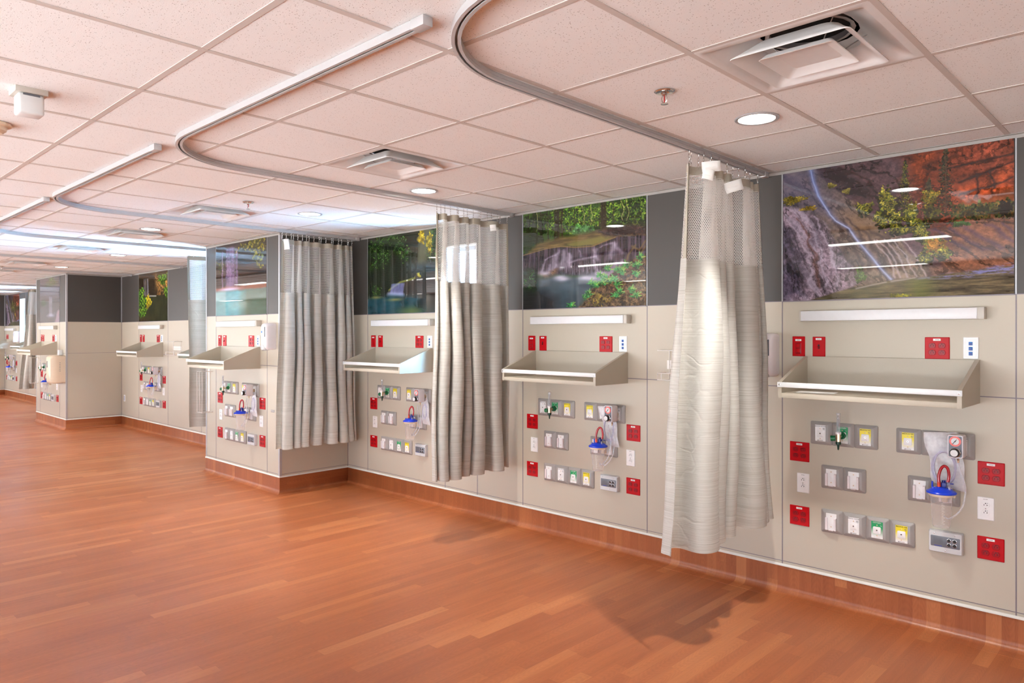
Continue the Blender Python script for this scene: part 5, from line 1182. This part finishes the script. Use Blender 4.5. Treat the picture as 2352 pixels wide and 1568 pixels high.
# wire holders
def wire_rack(lb, x, z):
    r = thing('glove_box_rack', lb, 'wire rack', (x, 0, z), 'white wire glove box racks')
    b = MB(); b.box(-0.02, 0.30, -0.004, 0.0, -0.03, 0.03); b.build('mount_plate', 'wire', r, smooth=False)
    b = MB()
    for k in range(7): b.cyl((0.0 + k*0.045, -0.0045, 0.0), (0.0 + k*0.045, -0.0038, 0.0), 0.004, seg=8)
    b.build('holes', 'inkgrey', r)
    b = MB(); q = 0.0028
    for zz in (0.10, -0.055): b.tube([(-0.03, -0.004, zz), (-0.03, -0.11, zz), (0.31, -0.11, zz), (0.31, -0.004, zz), (-0.03, -0.004, zz)], q, 8)
    b.tube([(-0.03, -0.11, -0.055), (-0.03, -0.11, -0.10), (0.31, -0.11, -0.10), (0.31, -0.11, -0.055)], q, 8)
    for xx in (0.0, 0.28): b.tube([(xx, -0.006, 0.10), (xx, -0.006, -0.10), (xx, -0.11, -0.10), (xx, -0.11, -0.055)], q, 8)
    b.build('wire_frame', 'wire', r)
    return r
g0 = wire_rack('white wire glove rack left of the nearest curtain', -2.685, 1.375)
dup(g0, (-11.33, 0, 1.37), 'white wire glove rack on the wall beside the bluish curtain')
def hang_rack(lb, x, y):
    r = thing('hanging_wire_basket', lb, 'wire basket', (x, y, 0.70), 'tall white wire baskets')
    b = MB(); b.box(-0.018, 0.018, -0.006, 0.0, 0.0, 0.50); b.build('mount_strip', 'wire', r, smooth=False)
    b = MB(); q = 0.003
    b.tube([(-0.04, -0.125, 0.46), (-0.04, -0.125, 0.0), (-0.04, -0.005, 0.0), (0.10, -0.005, 0.0), (0.10, -0.125, 0.0), (-0.04, -0.125, 0.0)], q, 8)
    b.tube([(0.03, -0.125, 0.46), (0.03, -0.125, 0.0), (0.03, -0.005, 0.0)], q, 8); b.tube([(0.10, -0.125, 0.0), (0.10, -0.125, 0.46), (-0.04, -0.125, 0.46), (-0.04, -0.005, 0.46), (0.10, -0.005, 0.46), (0.10, -0.125, 0.46)], q, 8)
    b.build('wire_frame', 'wire', r)
    return r
h0 = hang_rack('white wire basket on the near pier under its shelf', -8.25, P1)
dup(h0, (-15.34, P2, 0.70), 'white wire basket on the far pier under its shelf')

# ------------------------------------------------------------------ daylight and added fill
w = bpy.data.worlds.new('sky_and_fill'); S.world = w; w.use_nodes = True
nt = w.node_tree; bg = nt.nodes['Background']
# added fill glow below the horizon to brighten the ceiling, softer sky above it
tc = nt.nodes.new('ShaderNodeTexCoord'); sp = nt.nodes.new('ShaderNodeSeparateXYZ'); rp = nt.nodes.new('ShaderNodeValToRGB'); mp = nt.nodes.new('ShaderNodeMapRange')
nt.links.new(tc.outputs['Generated'], sp.inputs[0]); nt.links.new(sp.outputs[2], mp.inputs[0]); mp.inputs[1].default_value = -0.3; mp.inputs[2].default_value = 0.3; nt.links.new(mp.outputs[0], rp.inputs[0])
rp.color_ramp.elements[0].position = 0.46; rp.color_ramp.elements[0].color = (0.95, 1.0, 1.04, 1); rp.color_ramp.elements[1].position = 0.54; rp.color_ramp.elements[1].color = (0.24, 0.29, 0.36, 1)
nt.links.new(rp.outputs[0], bg.inputs[0]); bg.inputs[1].default_value = 9.6
DAY = [(0.73, 0.80, 1.20, 1.0, 1.6, 430), (-0.22, 0.95, 0.75, 1.6, 1.8, 2100), (0.5, 0.9, 0.7, 1.4, 1.6, 700), (0.3, 0.9, 0.7, 1.4, 1.6, 600)]
for (x0, x1, z0, z1), (dx, dy, lz, sx, sz, pw) in zip(WINS, DAY):
    L = bpy.data.lights.new('daylight', 'AREA'); L.shape = 'RECTANGLE'; L.size = sx; L.size_y = sz; L.energy = pw; L.color = (0.28, 0.64, 1.0)
    o = bpy.data.objects.new('daylight', L); COL.objects.link(o); o.location = ((x0 + x1)/2 + dx, dy, lz)
    tgt = Vector(((x0 + x1)/2 - 0.45, -0.4, 1.95)); d = (tgt - o.location).normalized(); o.rotation_euler = d.to_track_quat('-Z', 'Y').to_euler()
